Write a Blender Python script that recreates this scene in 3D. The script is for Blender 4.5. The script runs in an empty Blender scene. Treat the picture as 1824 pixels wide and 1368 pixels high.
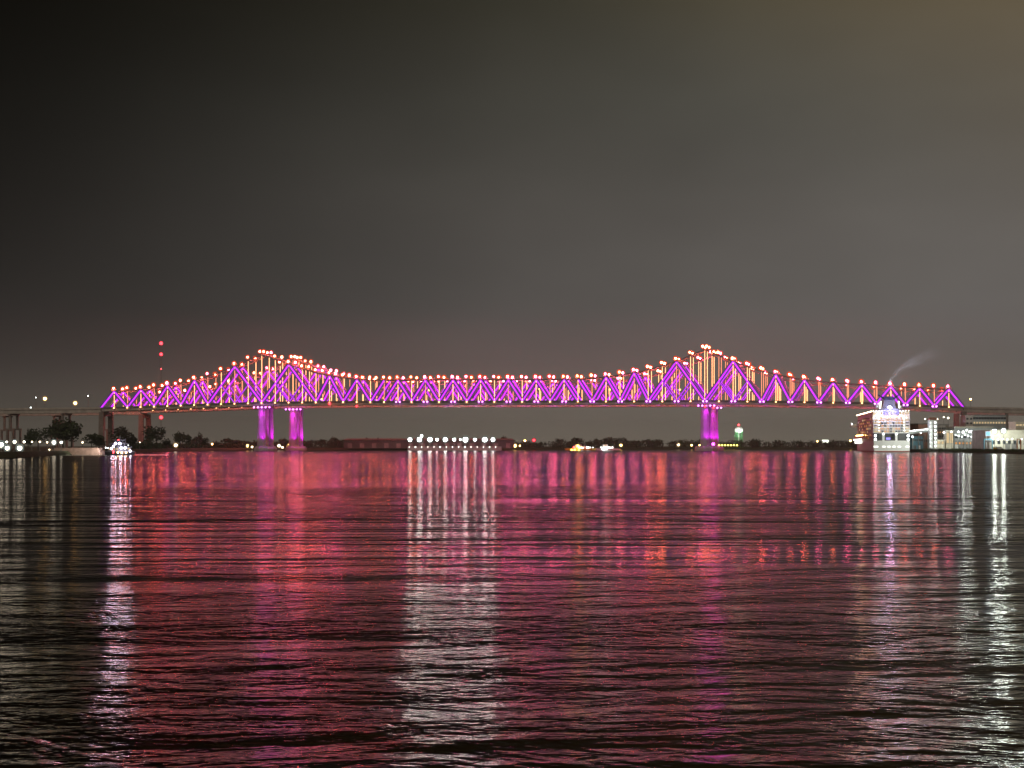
import bpy, math, random
from mathutils import Vector, Matrix

random.seed(7)
S = bpy.context.scene
COL = S.collection
PI = math.pi

# ------------------------------------------------------------------ camera
F, CX, CY, H = 2756.0, 912.0, 794.0, 5.5          # focal length and horizon of the photograph (1824 px wide), eye height
cd = bpy.data.cameras.new('camera')
cam = bpy.data.objects.new('camera', cd)
COL.objects.link(cam)
cam.location = (0, 0, H)
cam.rotation_euler = (PI / 2, 0, 0)
cd.sensor_width = 36.0
cd.lens = 36.0 * F / 1824.0
cd.shift_y = (CY - 684.0) / 1824.0
cd.clip_start = 0.5
cd.clip_end = 30000
S.camera = cam


def at(px, py, Y):
    return Vector(((px - CX) * Y / F, Y, H + (CY - py) * Y / F))


# ------------------------------------------------------------------ world: overcast night sky with city glow
w = bpy.data.worlds.new('World')
S.world = w
w.use_nodes = True
nt = w.node_tree
N, L = nt.nodes, nt.links
for n in list(N):
    N.remove(n)


def node(t, **kw):
    n = N.new(t)
    for k, v in kw.items():
        setattr(n, k, v)
    return n


def wmath(op, a, b=None, clamp=False):
    n = node('ShaderNodeMath', operation=op)
    n.use_clamp = clamp
    for i, x in enumerate((a, b)):
        if x is None:
            continue
        if isinstance(x, (int, float)):
            n.inputs[i].default_value = x
        else:
            L.new(x, n.inputs[i])
    return n.outputs[0]


tc = node('ShaderNodeTexCoord')
sp = node('ShaderNodeSeparateXYZ')
L.new(tc.outputs['Generated'], sp.inputs[0])
dx, dy, dz = sp.outputs
elev = wmath('MAXIMUM', dz, 0.0)
ramp = node('ShaderNodeValToRGB')
L.new(wmath('MULTIPLY', elev, 2.5, True), ramp.inputs[0])
cr = ramp.color_ramp
SKY = [(0.0, (.165, .148, .116)), (.03, (.148, .132, .108)), (.13, (.100, .092, .083)), (.20, (.090, .083, .077)), (.36, (.073, .067, .060)),
       (.54, (.055, .052, .043)), (.685, (.038, .035, .025)), (1.0, (.027, .024, .016))]
cr.elements[0].position, cr.elements[0].color = SKY[0][0], SKY[0][1] + (1,)
cr.elements[1].position, cr.elements[1].color = SKY[-1][0], SKY[-1][1] + (1,)
for p, c in SKY[1:-1]:
    e = cr.elements.new(p)
    e.color = c + (1,)
# darker to the left, the city's warm light to the right
side = node('ShaderNodeValToRGB')
L.new(wmath('ADD', wmath('MULTIPLY', dx, 0.9), 0.5, True), side.inputs[0])
cs = side.color_ramp
SIDE = [(0.0, .02), (.22, .09), (.305, .31), (.40, .49), (.5, .625), (.626, .72), (.71, .75), (1.0, .76)]
cs.elements[0].position, cs.elements[0].color = SIDE[0][0], (SIDE[0][1],) * 3 + (1,)
cs.elements[1].position, cs.elements[1].color = SIDE[-1][0], (SIDE[-1][1],) * 3 + (1,)
for p, c in SIDE[1:-1]:
    e = cs.elements.new(p)
    e.color = (c, c, c, 1)
gexp = wmath('MULTIPLY', wmath('SUBTRACT', wmath('MULTIPLY', side.outputs[0], 4.0), 2.5),
             wmath('ADD', wmath('MULTIPLY', wmath('MINIMUM', elev, .26), 3.6), .30))
gmul = wmath('EXPONENT', gexp)
mul = node('ShaderNodeMix', data_type='RGBA', blend_type='MULTIPLY')
mul.inputs[0].default_value = 1
L.new(ramp.outputs[0], mul.inputs[6])
L.new(gmul, mul.inputs[7])
# low cloud: soft uneven brightness
mp = node('ShaderNodeMapping')
mp.inputs['Scale'].default_value = (3.2, 3.2, 8.0)
mp.inputs['Rotation'].default_value = (0, .35, 0)
L.new(tc.outputs['Generated'], mp.inputs[0])
nz = node('ShaderNodeTexNoise')
nz.inputs['Scale'].default_value = 1.0
nz.inputs['Detail'].default_value = 4
nz.inputs['Roughness'].default_value = .5
L.new(mp.outputs[0], nz.inputs['Vector'])
cl = node('ShaderNodeMapRange')
L.new(nz.outputs[0], cl.inputs[0])
cl.inputs[1].default_value, cl.inputs[2].default_value = .3, .7
cl.inputs[3].default_value, cl.inputs[4].default_value = .86, 1.15
mul2 = node('ShaderNodeMix', data_type='RGBA', blend_type='MULTIPLY')
mul2.inputs[0].default_value = 1
L.new(mul.outputs[2], mul2.inputs[6])
L.new(cl.outputs[0], mul2.inputs[7])
# warm glow of the city over the right bank
gl = wmath('ADD', wmath('MULTIPLY', dx, .72), wmath('MULTIPLY', elev, 1.25))
glr = node('ShaderNodeMapRange', interpolation_type='SMOOTHSTEP')
L.new(gl, glr.inputs[0])
glr.inputs[1].default_value, glr.inputs[2].default_value = .34, .78
add = node('ShaderNodeMix', data_type='RGBA', blend_type='ADD')
L.new(wmath('MULTIPLY', glr.outputs[0], wmath('MAXIMUM', dy, 0.0)), add.inputs[0])
L.new(mul2.outputs[2], add.inputs[6])
add.inputs[7].default_value = (.085, .042, .006, 1)
bg = node('ShaderNodeBackground')
bg.inputs[1].default_value = 1.0
L.new(add.outputs[2], bg.inputs[0])
wo = node('ShaderNodeOutputWorld')
L.new(bg.outputs[0], wo.inputs[0])

S.view_settings.view_transform = 'Standard'
S.view_settings.look = 'None'
S.view_settings.exposure = 0
S.view_settings.gamma = 1
S.view_settings.use_curve_mapping = False
S.render.engine = 'CYCLES'
cy = S.cycles
cy.use_denoising = True
cy.max_bounces = 5
cy.diffuse_bounces = 2
cy.glossy_bounces = 3
cy.transparent_max_bounces = 12
cy.volume_bounces = 0
cy.sample_clamp_indirect = 8
cy.sample_clamp_direct = 40
cy.use_light_tree = True
cy.caustics_reflective = False
cy.caustics_refractive = False

sd = bpy.data.lights.new('fill_sun', 'SUN')       # added fill from behind the camera, standing for city light
sd.energy, sd.color, sd.angle = .6, (1.0, .86, .70), math.radians(40)
so = bpy.data.objects.new('fill_sun', sd)
COL.objects.link(so)
so.rotation_euler = (math.radians(62), 0, math.radians(-20))

# ------------------------------------------------------------------ helpers
WM = {}


class MB:
    """collects boxes, bars, tubes and leaves; build() links them as ONE mesh object"""

    def __init__(self):
        self.v, self.f = [], []

    def add(self, vs, fs):
        b = len(self.v)
        self.v += [tuple(x) for x in vs]
        self.f += [tuple(b + i for i in f) for f in fs]
        return self

    def box(self, c, s, rz=0, taper=1.0):
        cx, cy_, cz = c
        hx, hy, hz = s[0] / 2, s[1] / 2, s[2] / 2
        ca, sa = math.cos(rz), math.sin(rz)
        vs = []
        for z in (-1, 1):
            k = taper if z > 0 else 1
            for x, y in ((-1, -1), (1, -1), (1, 1), (-1, 1)):
                X, Y = x * hx * k, y * hy * k
                vs.append((cx + X * ca - Y * sa, cy_ + X * sa + Y * ca, cz + z * hz))
        return self.add(vs, [(3, 2, 1, 0), (4, 5, 6, 7), (0, 1, 5, 4), (1, 2, 6, 5), (2, 3, 7, 6), (3, 0, 4, 7)])

    def bar(self, p0, p1, wd, dp=None):
        p0, p1 = Vector(p0), Vector(p1)
        dp = dp or wd
        z = (p1 - p0).normalized()
        y = Vector((0, 1, 0)) if abs(z.y) < .9 else Vector((1, 0, 0))
        x = y.cross(z).normalized()
        y = z.cross(x)
        vs = []
        for p in (p0, p1):
            for a, b in ((-1, -1), (1, -1), (1, 1), (-1, 1)):
                vs.append(p + x * a * wd / 2 + y * b * dp / 2)
        return self.add(vs, [(3, 2, 1, 0), (4, 5, 6, 7), (0, 1, 5, 4), (1, 2, 6, 5), (2, 3, 7, 6), (3, 0, 4, 7)])

    def tube(self, p0, p1, r0, r1=None, n=8):
        p0, p1 = Vector(p0), Vector(p1)
        r1 = r0 if r1 is None else r1
        z = (p1 - p0).normalized()
        y = Vector((0, 1, 0)) if abs(z.y) < .9 else Vector((1, 0, 0))
        x = y.cross(z).normalized()
        y = z.cross(x)
        vs = []
        for p, r in ((p0, r0), (p1, r1)):
            for i in range(n):
                a = 2 * PI * (i + .5) / n
                vs.append(p + x * math.cos(a) * r + y * math.sin(a) * r)
        fs = [(i, (i + 1) % n, n + (i + 1) % n, n + i) for i in range(n)]
        fs += [tuple(range(n - 1, -1, -1)), tuple(range(n, 2 * n))]
        return self.add(vs, fs)

    def ball(self, c, r, n=8, m=5, sz=1.0):
        cx, cy_, cz = c
        vs = [(cx, cy_, cz - r * sz)]
        for j in range(1, m):
            a = -PI / 2 + PI * j / m
            for i in range(n):
                b = 2 * PI * i / n
                vs.append((cx + r * math.cos(a) * math.cos(b), cy_ + r * math.cos(a) * math.sin(b), cz + r * math.sin(a) * sz))
        vs.append((cx, cy_, cz + r * sz))
        fs = [(0, 1 + (i + 1) % n, 1 + i) for i in range(n)]
        for j in range(m - 2):
            for i in range(n):
                a, b = 1 + j * n + i, 1 + j * n + (i + 1) % n
                fs.append((a, b, b + n, a + n))
        t = len(vs) - 1
        o = 1 + (m - 2) * n
        fs += [(o + i, o + (i + 1) % n, t) for i in range(n)]
        return self.add(vs, fs)

    def prism(self, pts, z0, z1, top=None):
        """plan outline pts [(x,y)] anticlockwise from z0 to z1, top outline may differ"""
        n = len(pts)
        top = top or pts
        vs = [(x, y, z0) for x, y in pts] + [(x, y, z1) for x, y in top]
        fs = [(i, (i + 1) % n, n + (i + 1) % n, n + i) for i in range(n)]
        fs += [tuple(range(n - 1, -1, -1)), tuple(range(n, 2 * n))]
        return self.add(vs, fs)

    def leaf(self, c, s):
        a, b = random.uniform(0, 2 * PI), random.uniform(-1, 1)
        n = Vector((math.cos(a) * math.sqrt(1 - b * b), math.sin(a) * math.sqrt(1 - b * b), b))
        u = n.orthogonal().normalized() * s
        v = n.cross(u).normalized() * s * random.uniform(.5, .8)
        c = Vector(c)
        return self.add([c - u, c - v, c + u, c + v], [(0, 1, 2, 3)])

    def mesh(self, name, mat):
        me = bpy.data.meshes.new(name)
        me.from_pydata(self.v, [], self.f)
        me.update()
        me.materials.append(mat)
        return me

    def build(self, name, mat, parent=None, M=None, smooth=False):
        me = self.mesh(name, mat)
        if smooth:
            me.polygons.foreach_set('use_smooth', [True] * len(me.polygons))
        return put(name, me, parent, M)


def put(name, data, parent=None, M=None):
    """links data; M is the world matrix, or the parent's frame if None"""
    o = bpy.data.objects.new(name, data)
    COL.objects.link(o)
    if parent is not None:
        o.parent = parent
        P = WM[parent.name]
        W = P if M is None else M
        o.matrix_basis = Matrix() if M is None else P.inverted() @ M
    else:
        W = Matrix() if M is None else M
        o.matrix_basis = W
    WM[o.name] = W.copy()
    return o


def inside(o, M):
    """sets a child by its matrix in the parent's frame"""
    o.matrix_basis = M
    WM[o.name] = WM[o.parent.name] @ M
    return o


def tag(o, label=None, cat=None, group=None, kind=None):
    for k, v in (('label', label), ('category', cat), ('group', group), ('kind', kind)):
        if v:
            o[k] = v
    return o


def thing(name, label, cat, loc, rz=0, group=None):
    return tag(put(name, None, None, Matrix.Translation(loc) @ Matrix.Rotation(rz, 4, 'Z')), label, cat, group)


def copy_tree(o, M, parent=None):
    c = o.copy()
    COL.objects.link(c)
    if parent is not None:
        c.parent = parent
    else:
        c.matrix_basis = M
    WM[c.name] = M.copy()
    for ch in list(o.children):
        copy_tree(ch, M @ ch.matrix_basis, c)
    return c


def beam_matrix(p0, p1, nrm, wd, dp):
    z = p1 - p0
    zl = z.length
    z = z / zl
    y = (nrm - z * nrm.dot(z)).normalized()
    x = y.cross(z)
    M = Matrix.Identity(4)
    for i in range(3):
        M[i][0], M[i][1], M[i][2], M[i][3] = x[i] * wd, y[i] * dp, z[i] * zl, p0[i]
    return M


# ------------------------------------------------------------------ materials
def principled(name, col, rough=.7, metal=0.0, noise=0.0, scale=.5, spec=.5, bump=0.0):
    m = bpy.data.materials.new(name)
    m.use_nodes = True
    t = m.node_tree
    b = t.nodes['Principled BSDF']
    b.inputs['Base Color'].default_value = tuple(col) + (1,)
    b.inputs['Roughness'].default_value = rough
    b.inputs['Metallic'].default_value = metal
    b.inputs['Specular IOR Level'].default_value = spec
    if noise:
        co = t.nodes.new('ShaderNodeTexCoord')
        n = t.nodes.new('ShaderNodeTexNoise')
        n.inputs['Scale'].default_value = scale
        n.inputs['Detail'].default_value = 5
        t.links.new(co.outputs['Object'], n.inputs['Vector'])
        r = t.nodes.new('ShaderNodeMapRange')
        r.inputs[1].default_value, r.inputs[2].default_value = .3, .7
        r.inputs[3].default_value, r.inputs[4].default_value = 1 - noise, 1 + noise
        t.links.new(n.outputs[0], r.inputs[0])
        x = t.nodes.new('ShaderNodeMix')
        x.data_type, x.blend_type = 'RGBA', 'MULTIPLY'
        x.inputs[0].default_value = 1
        x.inputs[6].default_value = tuple(col) + (1,)
        t.links.new(r.outputs[0], x.inputs[7])
        t.links.new(x.outputs[2], b.inputs['Base Color'])
        if bump:
            bp = t.nodes.new('ShaderNodeBump')
            bp.inputs['Distance'].default_value = bump
            t.links.new(n.outputs[0], bp.inputs['Height'])
            t.links.new(bp.outputs[0], b.inputs['Normal'])
    return m


def lamp_mat(name, col, strength, sample=True):
    m = bpy.data.materials.new(name)
    m.use_nodes = True
    t = m.node_tree
    for n in list(t.nodes):
        t.nodes.remove(n)
    e = t.nodes.new('ShaderNodeEmission')
    e.inputs[0].default_value = tuple(col) + (1,)
    e.inputs[1].default_value = strength
    o = t.nodes.new('ShaderNodeOutputMaterial')
    t.links.new(e.outputs[0], o.inputs[0])
    if not sample:
        m.cycles.emission_sampling = 'NONE'
    return m


def halo_mat(name, col, strength, clear=.5):
    """half-clear glowing shell around a bulb, painting its lens bloom"""
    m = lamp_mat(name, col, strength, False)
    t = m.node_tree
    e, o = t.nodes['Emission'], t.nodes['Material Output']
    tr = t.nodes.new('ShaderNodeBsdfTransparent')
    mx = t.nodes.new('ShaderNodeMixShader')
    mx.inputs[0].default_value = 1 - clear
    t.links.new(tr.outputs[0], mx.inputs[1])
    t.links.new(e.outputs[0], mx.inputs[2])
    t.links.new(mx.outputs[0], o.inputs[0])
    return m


steel = principled('painted_steel', (.22, .20, .20), .6, 0, .2, .3)
steel_light = principled('light_painted_steel', (.40, .38, .41), .6, 0, .12, .3)
steel_dark = principled('weathered_steel', (.16, .15, .14), .6, 0, .25, .3)
concrete = principled('concrete', (.46, .42, .38), .85, 0, .22, .15)
concrete_dark = principled('stained_concrete', (.22, .19, .17), .9, 0, .3, .2)
asphalt = principled('asphalt', (.05, .05, .05), .9, 0, .2, .4)
soil = principled('levee_grass', (.045, .055, .022), .95, 0, .4, .12)
leaf_mats = [principled('foliage_dark', (.040, .055, .022), .8, 0, .4, .3),
             principled('foliage_mid', (.055, .07, .028), .8, 0, .4, .3),
             principled('foliage_brown', (.07, .055, .032), .8, 0, .4, .3)]
bark = principled('bark', (.07, .055, .04), .95, 0, .3, 1)
white_paint = principled('white_paint', (.78, .78, .76), .45, 0, .08, .2)
cream_paint = principled('cream_paint', (.62, .56, .44), .5, 0, .12, .3)
hull_paint = principled('white_hull', (.70, .71, .69), .4, 0, .08, .1)
dark_hull = principled('dark_hull', (.05, .05, .055), .5, 0, .3, .4)
rust_hull = principled('rusty_barge_steel', (.34, .24, .19), .7, 0, .3, .4)
red_hull = principled('red_boot_paint', (.25, .06, .04), .6, 0, .2, .5)
dark_glass = principled('dark_glass', (.03, .035, .04), .1)
drum_paint = principled('blue_grey_paint', (.22, .22, .30), .5)
funnel_paint = principled('funnel_blue', (.06, .07, .16), .4)
blue_tarp = principled('blue_cladding', (.10, .26, .34), .6, 0, .25, .5)
brick_red = principled('brown_red_cladding', (.30, .14, .09), .8, 0, .2, .5)
dark_wall = principled('dark_corrugated_wall', (.045, .05, .048), .8, 0, .2, .3)
grey_clad = principled('grey_cladding', (.34, .36, .35), .7, 0, .15, .2)
beige_clad = principled('beige_cladding', (.46, .42, .34), .8, 0, .15, .2)
rubber = principled('rubber', (.02, .02, .02), .9)
car_paint = principled('car_paint', (.35, .36, .38), .3, .3)
orange_paint = principled('orange_boat_paint', (.75, .22, .04), .4)
yellow_paint = principled('yellow_paint', (.75, .5, .06), .5)

purple_strip = lamp_mat('purple_wash', (.52, .02, 1.0), 2.3)  # glowing strips added in place of floodlights washing the beams
amber_strip = lamp_mat('amber_wash', (1.0, .40, .17), 4.2)
amber_dim = lamp_mat('amber_wash_dim', (1.0, .33, .18), 2.0)
node_bulb = lamp_mat('orange_bulb', (1.0, .13, .08), 1300.0)
node_soft = lamp_mat('orange_bulb_soft', (1.0, .16, .07), 760.0)
node_pink = lamp_mat('pink_bulb', (1.0, .11, .26), 1300.0)
node_halo = halo_mat('orange_halo_shell', (1.0, .10, .03), .95, .32)  # glowing shells around bulbs, lens bloom put into geometry
pink_flood = lamp_mat('purple_flood_lens', (.80, .15, 1.0), 14.0)
amber_foot = lamp_mat('amber_foot_lamp', (1.0, .42, .16), 10.0)
warm_bulb = lamp_mat('warm_bulb', (1.0, .78, .48), 14.0)
warm_hot = lamp_mat('warm_bulb_strong', (1.0, .86, .66), 15.0)
white_hot = lamp_mat('white_flood', (.93, 1.0, .95), 58.0)
wharf_white = lamp_mat('wharf_floodlight', (.90, 1.0, .93), 270.0)
white_mid = lamp_mat('white_bulb', (.92, 1.0, .96), 12.0)
white_soft = lamp_mat('white_panel_lamp', (1.0, .97, .85), 6.0)
lilac_hot = lamp_mat('cold_white_lamp', (.80, .74, 1.0), 120.0)
lilac_strong = lamp_mat('violet_white_floodlight', (.66, .62, 1.0), 800.0)
sodium = lamp_mat('sodium_bulb', (1.0, .55, .16), 30.0)
red_lamp = lamp_mat('red_lamp', (1.0, .04, .05), 14.0)
red_halo = halo_mat('red_halo_shell', (1.0, .03, .08), .7, .5)
warm_halo = halo_mat('warm_halo_shell', (1.0, .62, .25), .5, .7)
white_halo = halo_mat('white_halo_shell', (.75, .95, .88), .34, .72)
lilac_halo = halo_mat('lilac_halo_shell', (.7, .6, 1.0), .45, .75)
window_warm = lamp_mat('lit_window_warm', (1.0, .74, .40), .75)
window_amber = lamp_mat('lit_window_amber', (1.0, .46, .14), .8)
window_white = lamp_mat('lit_window_white', (1.0, .98, .9), 2.2)
window_blue = lamp_mat('lit_window_blue', (.25, .55, 1.0), 1.6)
window_indigo = lamp_mat('lit_window_indigo', (.35, .3, 1.0), 1.6)
magenta_lamp = lamp_mat('magenta_lamp', (1.0, .05, .75), 16.0)
yellow_lamp = lamp_mat('yellow_lamp', (1.0, .75, .12), 11.0)

# ------------------------------------------------------------------ water
wm = bpy.data.materials.new('river_water')
wm.use_nodes = True
t = wm.node_tree
N, L = t.nodes, t.links
nt = t
b = N['Principled BSDF']
b.inputs['Base Color'].default_value = (.012, .009, .006, 1)
b.inputs['Specular IOR Level'].default_value = 0
b.inputs['IOR'].default_value = 1.333
co = N.new('ShaderNodeTexCoord')
spx = N.new('ShaderNodeSeparateXYZ')
L.new(co.outputs['Object'], spx.inputs[0])


def wnoise(scale, sx, sy, rot, detail=3, rough=.55, dist=0.0, seed=0.0):
    m = N.new('ShaderNodeMapping')
    m.inputs['Scale'].default_value = (sx, sy, 1)
    m.inputs['Rotation'].default_value = (0, 0, rot)
    m.inputs['Location'].default_value = (seed, seed * 1.7, seed)
    L.new(co.outputs['Object'], m.inputs[0])
    n = N.new('ShaderNodeTexNoise')
    n.inputs['Scale'].default_value = scale
    n.inputs['Detail'].default_value = detail
    n.inputs['Roughness'].default_value = rough
    n.inputs['Distortion'].default_value = dist
    L.new(m.outputs[0], n.inputs['Vector'])
    return n.outputs[0]


def rng(x, a, b_, c=0.0, d=1.0, smooth=True):
    r = nt.nodes.new('ShaderNodeMapRange')
    if smooth:
        r.interpolation_type = 'SMOOTHSTEP'
    L.new(x, r.inputs[0])
    r.inputs[1].default_value, r.inputs[2].default_value = a, b_
    r.inputs[3].default_value, r.inputs[4].default_value = c, d
    return r.outputs[0]


sea = wnoise(.24, .62, 1, .05, 4, .55, .8)
roll = wnoise(.035, .30, 1, -.03, 3, .55, .5, 2.3)                # swell, chop and ripples in one spectrum
ripple = wnoise(1.7, .6, 1, -.10, 3, .55, .3, 7.7)
gust = wnoise(.022, .34, 1, .03, 5, .62, .7, 11.3)          # patches of rougher and smoother water
far_calm = wmath('ADD', rng(spx.outputs[1], 105, 240, 1.0, .17), rng(spx.outputs[1], 350, 800, 0.0, .35))          # the river is smoother out in the channel
gmask = rng(gust, .38, .62, .16, 1.70)
amp = wmath('MULTIPLY', far_calm, gmask)
h = wmath('ADD', wmath('MULTIPLY', sea, .46), wmath('MULTIPLY', ripple, rng(spx.outputs[1], 35, 110, .12, .07)))
h = wmath('MULTIPLY', h, amp)
h = wmath('ADD', h, wmath('MULTIPLY', roll, rng(spx.outputs[1], 90, 300, .22, .8)))
# old wake crossing the river: one long low swell
wob = wnoise(.011, 1, 1, 0, 3, .5, 0, 5.0)
line = wmath('SUBTRACT', wmath('ADD', spx.outputs[1], wmath('MULTIPLY', wob, 26.0)),
             wmath('ADD', wmath('MULTIPLY', spx.outputs[0], .32), 139.0))
ridge = wmath('POWER', 2.718, wmath('MULTIPLY', wmath('MULTIPLY', line, line), -.035))
h = wmath('ADD', h, wmath('MULTIPLY', wmath('MULTIPLY', ridge, rng(wnoise(.05, .35, 1, 0, 3, .6, 0, 9.0), .44, .60, .0, 1.0)), .30))
bp = N.new('ShaderNodeBump')
bp.inputs['Strength'].default_value = 1.0
bp.inputs['Distance'].default_value = 1.0
L.new(h, bp.inputs['Height'])
L.new(bp.outputs[0], b.inputs['Normal'])
gloss = N.new('ShaderNodeBsdfGlossy')
gloss.inputs['Color'].default_value = (1, .97, .93, 1)
L.new(bp.outputs[0], gloss.inputs['Normal'])
L.new(rng(spx.outputs[1], 60, 300, .085, .115, False), gloss.inputs['Roughness'])
fr = N.new('ShaderNodeFresnel')
fr.inputs['IOR'].default_value = 1.333
L.new(bp.outputs[0], fr.inputs['Normal'])
mx = N.new('ShaderNodeMixShader')
L.new(wmath('MULTIPLY', fr.outputs[0], .43), mx.inputs[0])          # mirror strength scaled down to darken the reflected sky
L.new(b.outputs[0], mx.inputs[1])
L.new(gloss.outputs[0], mx.inputs[2])
L.new(mx.outputs[0], N['Material Output'].inputs['Surface'])
mb = MB()
mb.add([(-6000, -60, 0), (6000, -60, 0), (6000, 5200, 0), (-6000, 5200, 0)], [(0, 1, 2, 3)])
tag(mb.build('river', wm), 'dark rippled river reflecting the coloured bridge lights', kind='structure')

# ------------------------------------------------------------------ banks
SHORE = [(-2600, 420), (-1200, 470), (-400, 560), (-60, 640), (30, 690), (95, 842), (180, 980), (250, 1180), (300, 1430), (340, 1580),
         (450, 1790), (560, 1850), (700, 1850), (900, 1900), (1000, 2100), (1280, 2250), (1400, 2250), (1520, 2080),
         (1583, 1700), (1587, 1610), (1636, 1340), (1700, 1225), (1760, 1120), (1830, 1010), (1990, 860), (2600, 640), (4200, 420)]


def shore_Y(px):
    for (a, ya), (c, yc) in zip(SHORE, SHORE[1:]):
        if a <= px <= c:
            return ya + (yc - ya) * (px - a) / (c - a)
    return 700


BANK = 2.6
mb = MB()
sub = []
for (a, ya), (c, yc) in zip(SHORE, SHORE[1:]):
    k = max(1, int((c - a) / 25))
    sub += [(a + (c - a) * i / k, ya + (yc - ya) * i / k) for i in range(k)]
sub.append(SHORE[-1])
rings = []
for p, Y in sub:
    j = random.uniform(-.004, .004)
    d = Vector(((p - CX) / F, 1, 0))
    row = []
    for dY, z in ((0, -1.2), (4, .6), (10, BANK * .8), (16, BANK), (60, BANK + .1), (9000, BANK + .2)):
        q = d * (Y * (1 + j) + dY) if dY < 9000 else d * 9000
        row.append((q.x, q.y, z + (random.uniform(-.25, .25) if 0 < dY < 20 else 0)))
    rings.append(row)
nr = len(rings[0])
vs = [v for r in rings for v in r]
fs = [(i * nr + j, (i + 1) * nr + j, (i + 1) * nr + j + 1, i * nr + j + 1) for i in range(len(rings) - 1) for j in range(nr - 1)]
mb.add(vs, fs)
tag(mb.build('river_bank', soil), 'low dark grassy levee along the far shore', kind='structure')

# ------------------------------------------------------------------ the two bridges
TOPZ = [0, 68.5, 69.1, 70.2, 72.0, 74.3, 76.9, 80.3, 84.4, 89.6, 95.4, 102.0, 108.1, 103.1, 97.2, 92.3, 88.0, 84.8, 82.3, 80.5, 79.9, 79.7,
        79.7, 79.7, 79.9, 80.0, 80.0, 80.0, 80.0, 79.9, 79.9, 79.8, 79.9, 80.0, 80.0, 80.2, 81.0, 82.3, 84.2, 86.8, 90.1, 94.2, 98.6, 105.0,
        111.4, 104.9, 98.6, 93.0, 88.1, 84.4, 81.1, 78.6, 76.8, 75.4, 74.3, 73.3, 72.3, 71.3, 70.3, 69.4, 68.7, 68.1, 0]
BOTZ = [46.9, 47.4, 47.9, 48.4, 48.9, 49.4, 50.0, 50.5, 51.0, 51.4, 51.8, 52.2, 52.6, 52.8, 52.9, 53.0, 53.1, 53.2, 53.3] + [53.3] * 26 + \
       [53.2, 53.1, 52.9, 52.7, 52.5, 52.3, 52.0, 51.7, 51.4, 51.2, 50.9, 50.2, 49.5, 48.8, 48.0, 47.3, 46.6, 45.9]
I0 = 12                       # list index of the left tower
AX = Vector((14.949, -1.2352, 0))
ORG = Vector((-272.99, 1688.34, 0))
NRM = Vector((-AX.y, AX.x, 0)).normalized()        # away from the camera

# one steel H section and its floodlight-wash strip in a unit frame, shared by all members
mb = MB()
mb.box((0, .18, .5), (.96, .14, 1))
mb.box((-.46, 0, .5), (.08, 1, 1))
mb.box((.46, 0, .5), (.08, 1, 1))
H_MESH = {}
for nm, mt in (('steel', steel), ('light', steel_light)):
    H_MESH[nm] = mb.mesh('beam_' + nm, mt)
mb = MB()
mb.box((0, -.18, .5), (.26, .14, .985))
STRIP = {'purple': mb.mesh('wash_strip', purple_strip)}
mb = MB()
mb.box((0, -.25, .49), (.50, .14, .97))
for k_, m_ in (('amber', amber_strip), ('dim', amber_dim)):
    STRIP[k_] = mb.mesh('wash_strip', m_)
mb = MB()
mb.box((0, 0, .5), (1, 1, 1))
BOX_STEEL = mb.mesh('plain_beam', steel)
BOX_LIGHT = mb.mesh('plate', steel_light)
BOX_DARK = mb.mesh('plain_beam_dark', steel_dark)
mb = MB()
mb.ball((0, 0, 0), 1, 8, 5)
BALL = {}
for nm, mt in (('node', node_bulb), ('node_soft', node_soft), ('node_pink', node_pink), ('halo', node_halo), ('pink', pink_flood), ('foot', amber_foot), ('warm', warm_bulb), ('hot', warm_hot),
               ('white', white_hot), ('wharf', wharf_white), ('wmid', white_mid), ('lilac', lilac_hot), ('lilachot', lilac_strong), ('sodium', sodium), ('red', red_lamp), ('halo_red', red_halo),
               ('halo_warm', warm_halo), ('halo_white', white_halo), ('halo_lilac', lilac_halo), ('magenta', magenta_lamp), ('yellow', yellow_lamp),
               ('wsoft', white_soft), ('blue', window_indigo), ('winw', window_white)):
    BALL[nm] = mb.mesh('glow_ball', mt)
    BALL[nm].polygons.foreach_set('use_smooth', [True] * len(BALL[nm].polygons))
mb = MB()
mb.box((0, 0, -.5), (.22, .22, 1.0))
mb.box((0, 0, -.04), (.7, .7, .12))
LAMP_POST = mb.mesh('lamp_post', steel_dark)


def ball(kind, name, parent, p, r, sz=1.0):
    return put(name, BALL[kind], parent, Matrix.Translation(p) @ Matrix.Diagonal((r, r, r * sz, 1)))


def spot(name, parent, p, target, col, watts, angle, blend=.6, size=.6):
    l = bpy.data.lights.new(name, 'SPOT')
    l.color, l.energy, l.spot_size, l.spot_blend, l.shadow_soft_size = col, watts, math.radians(angle), blend, size
    p, target = Vector(p), Vector(target)
    q = (target - p).to_track_quat('-Z', 'Y').to_matrix().to_4x4()
    return put(name, l, parent, Matrix.Translation(p) @ q)


def octagon(cx, cy_, r, ry=None):
    ry = ry or r
    return [(cx + r * math.cos(PI * (i + .5) / 4), cy_ + ry * math.sin(PI * (i + .5) / 4)) for i in range(8)]


CHAINS = [['b-12', 't-11', 'b-10', 't-9', 'b-8', 't-7', 'b-6', 't-5', 'b-4', 't-2', 'b0', 't2', 'b4', 't5', 'b6', 't7', 'b8', 't9'],
          ['b9'] + [('t' if i % 2 == 0 else 'b') + str(i) for i in range(10, 24)],
          ['t23', 'b24', 't25', 'b26', 't27', 'b28', 't30', 'b32', 't34', 'b36'] + [('t' if i % 2 else 'b') + str(i) for i in range(37, 51)]]


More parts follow.
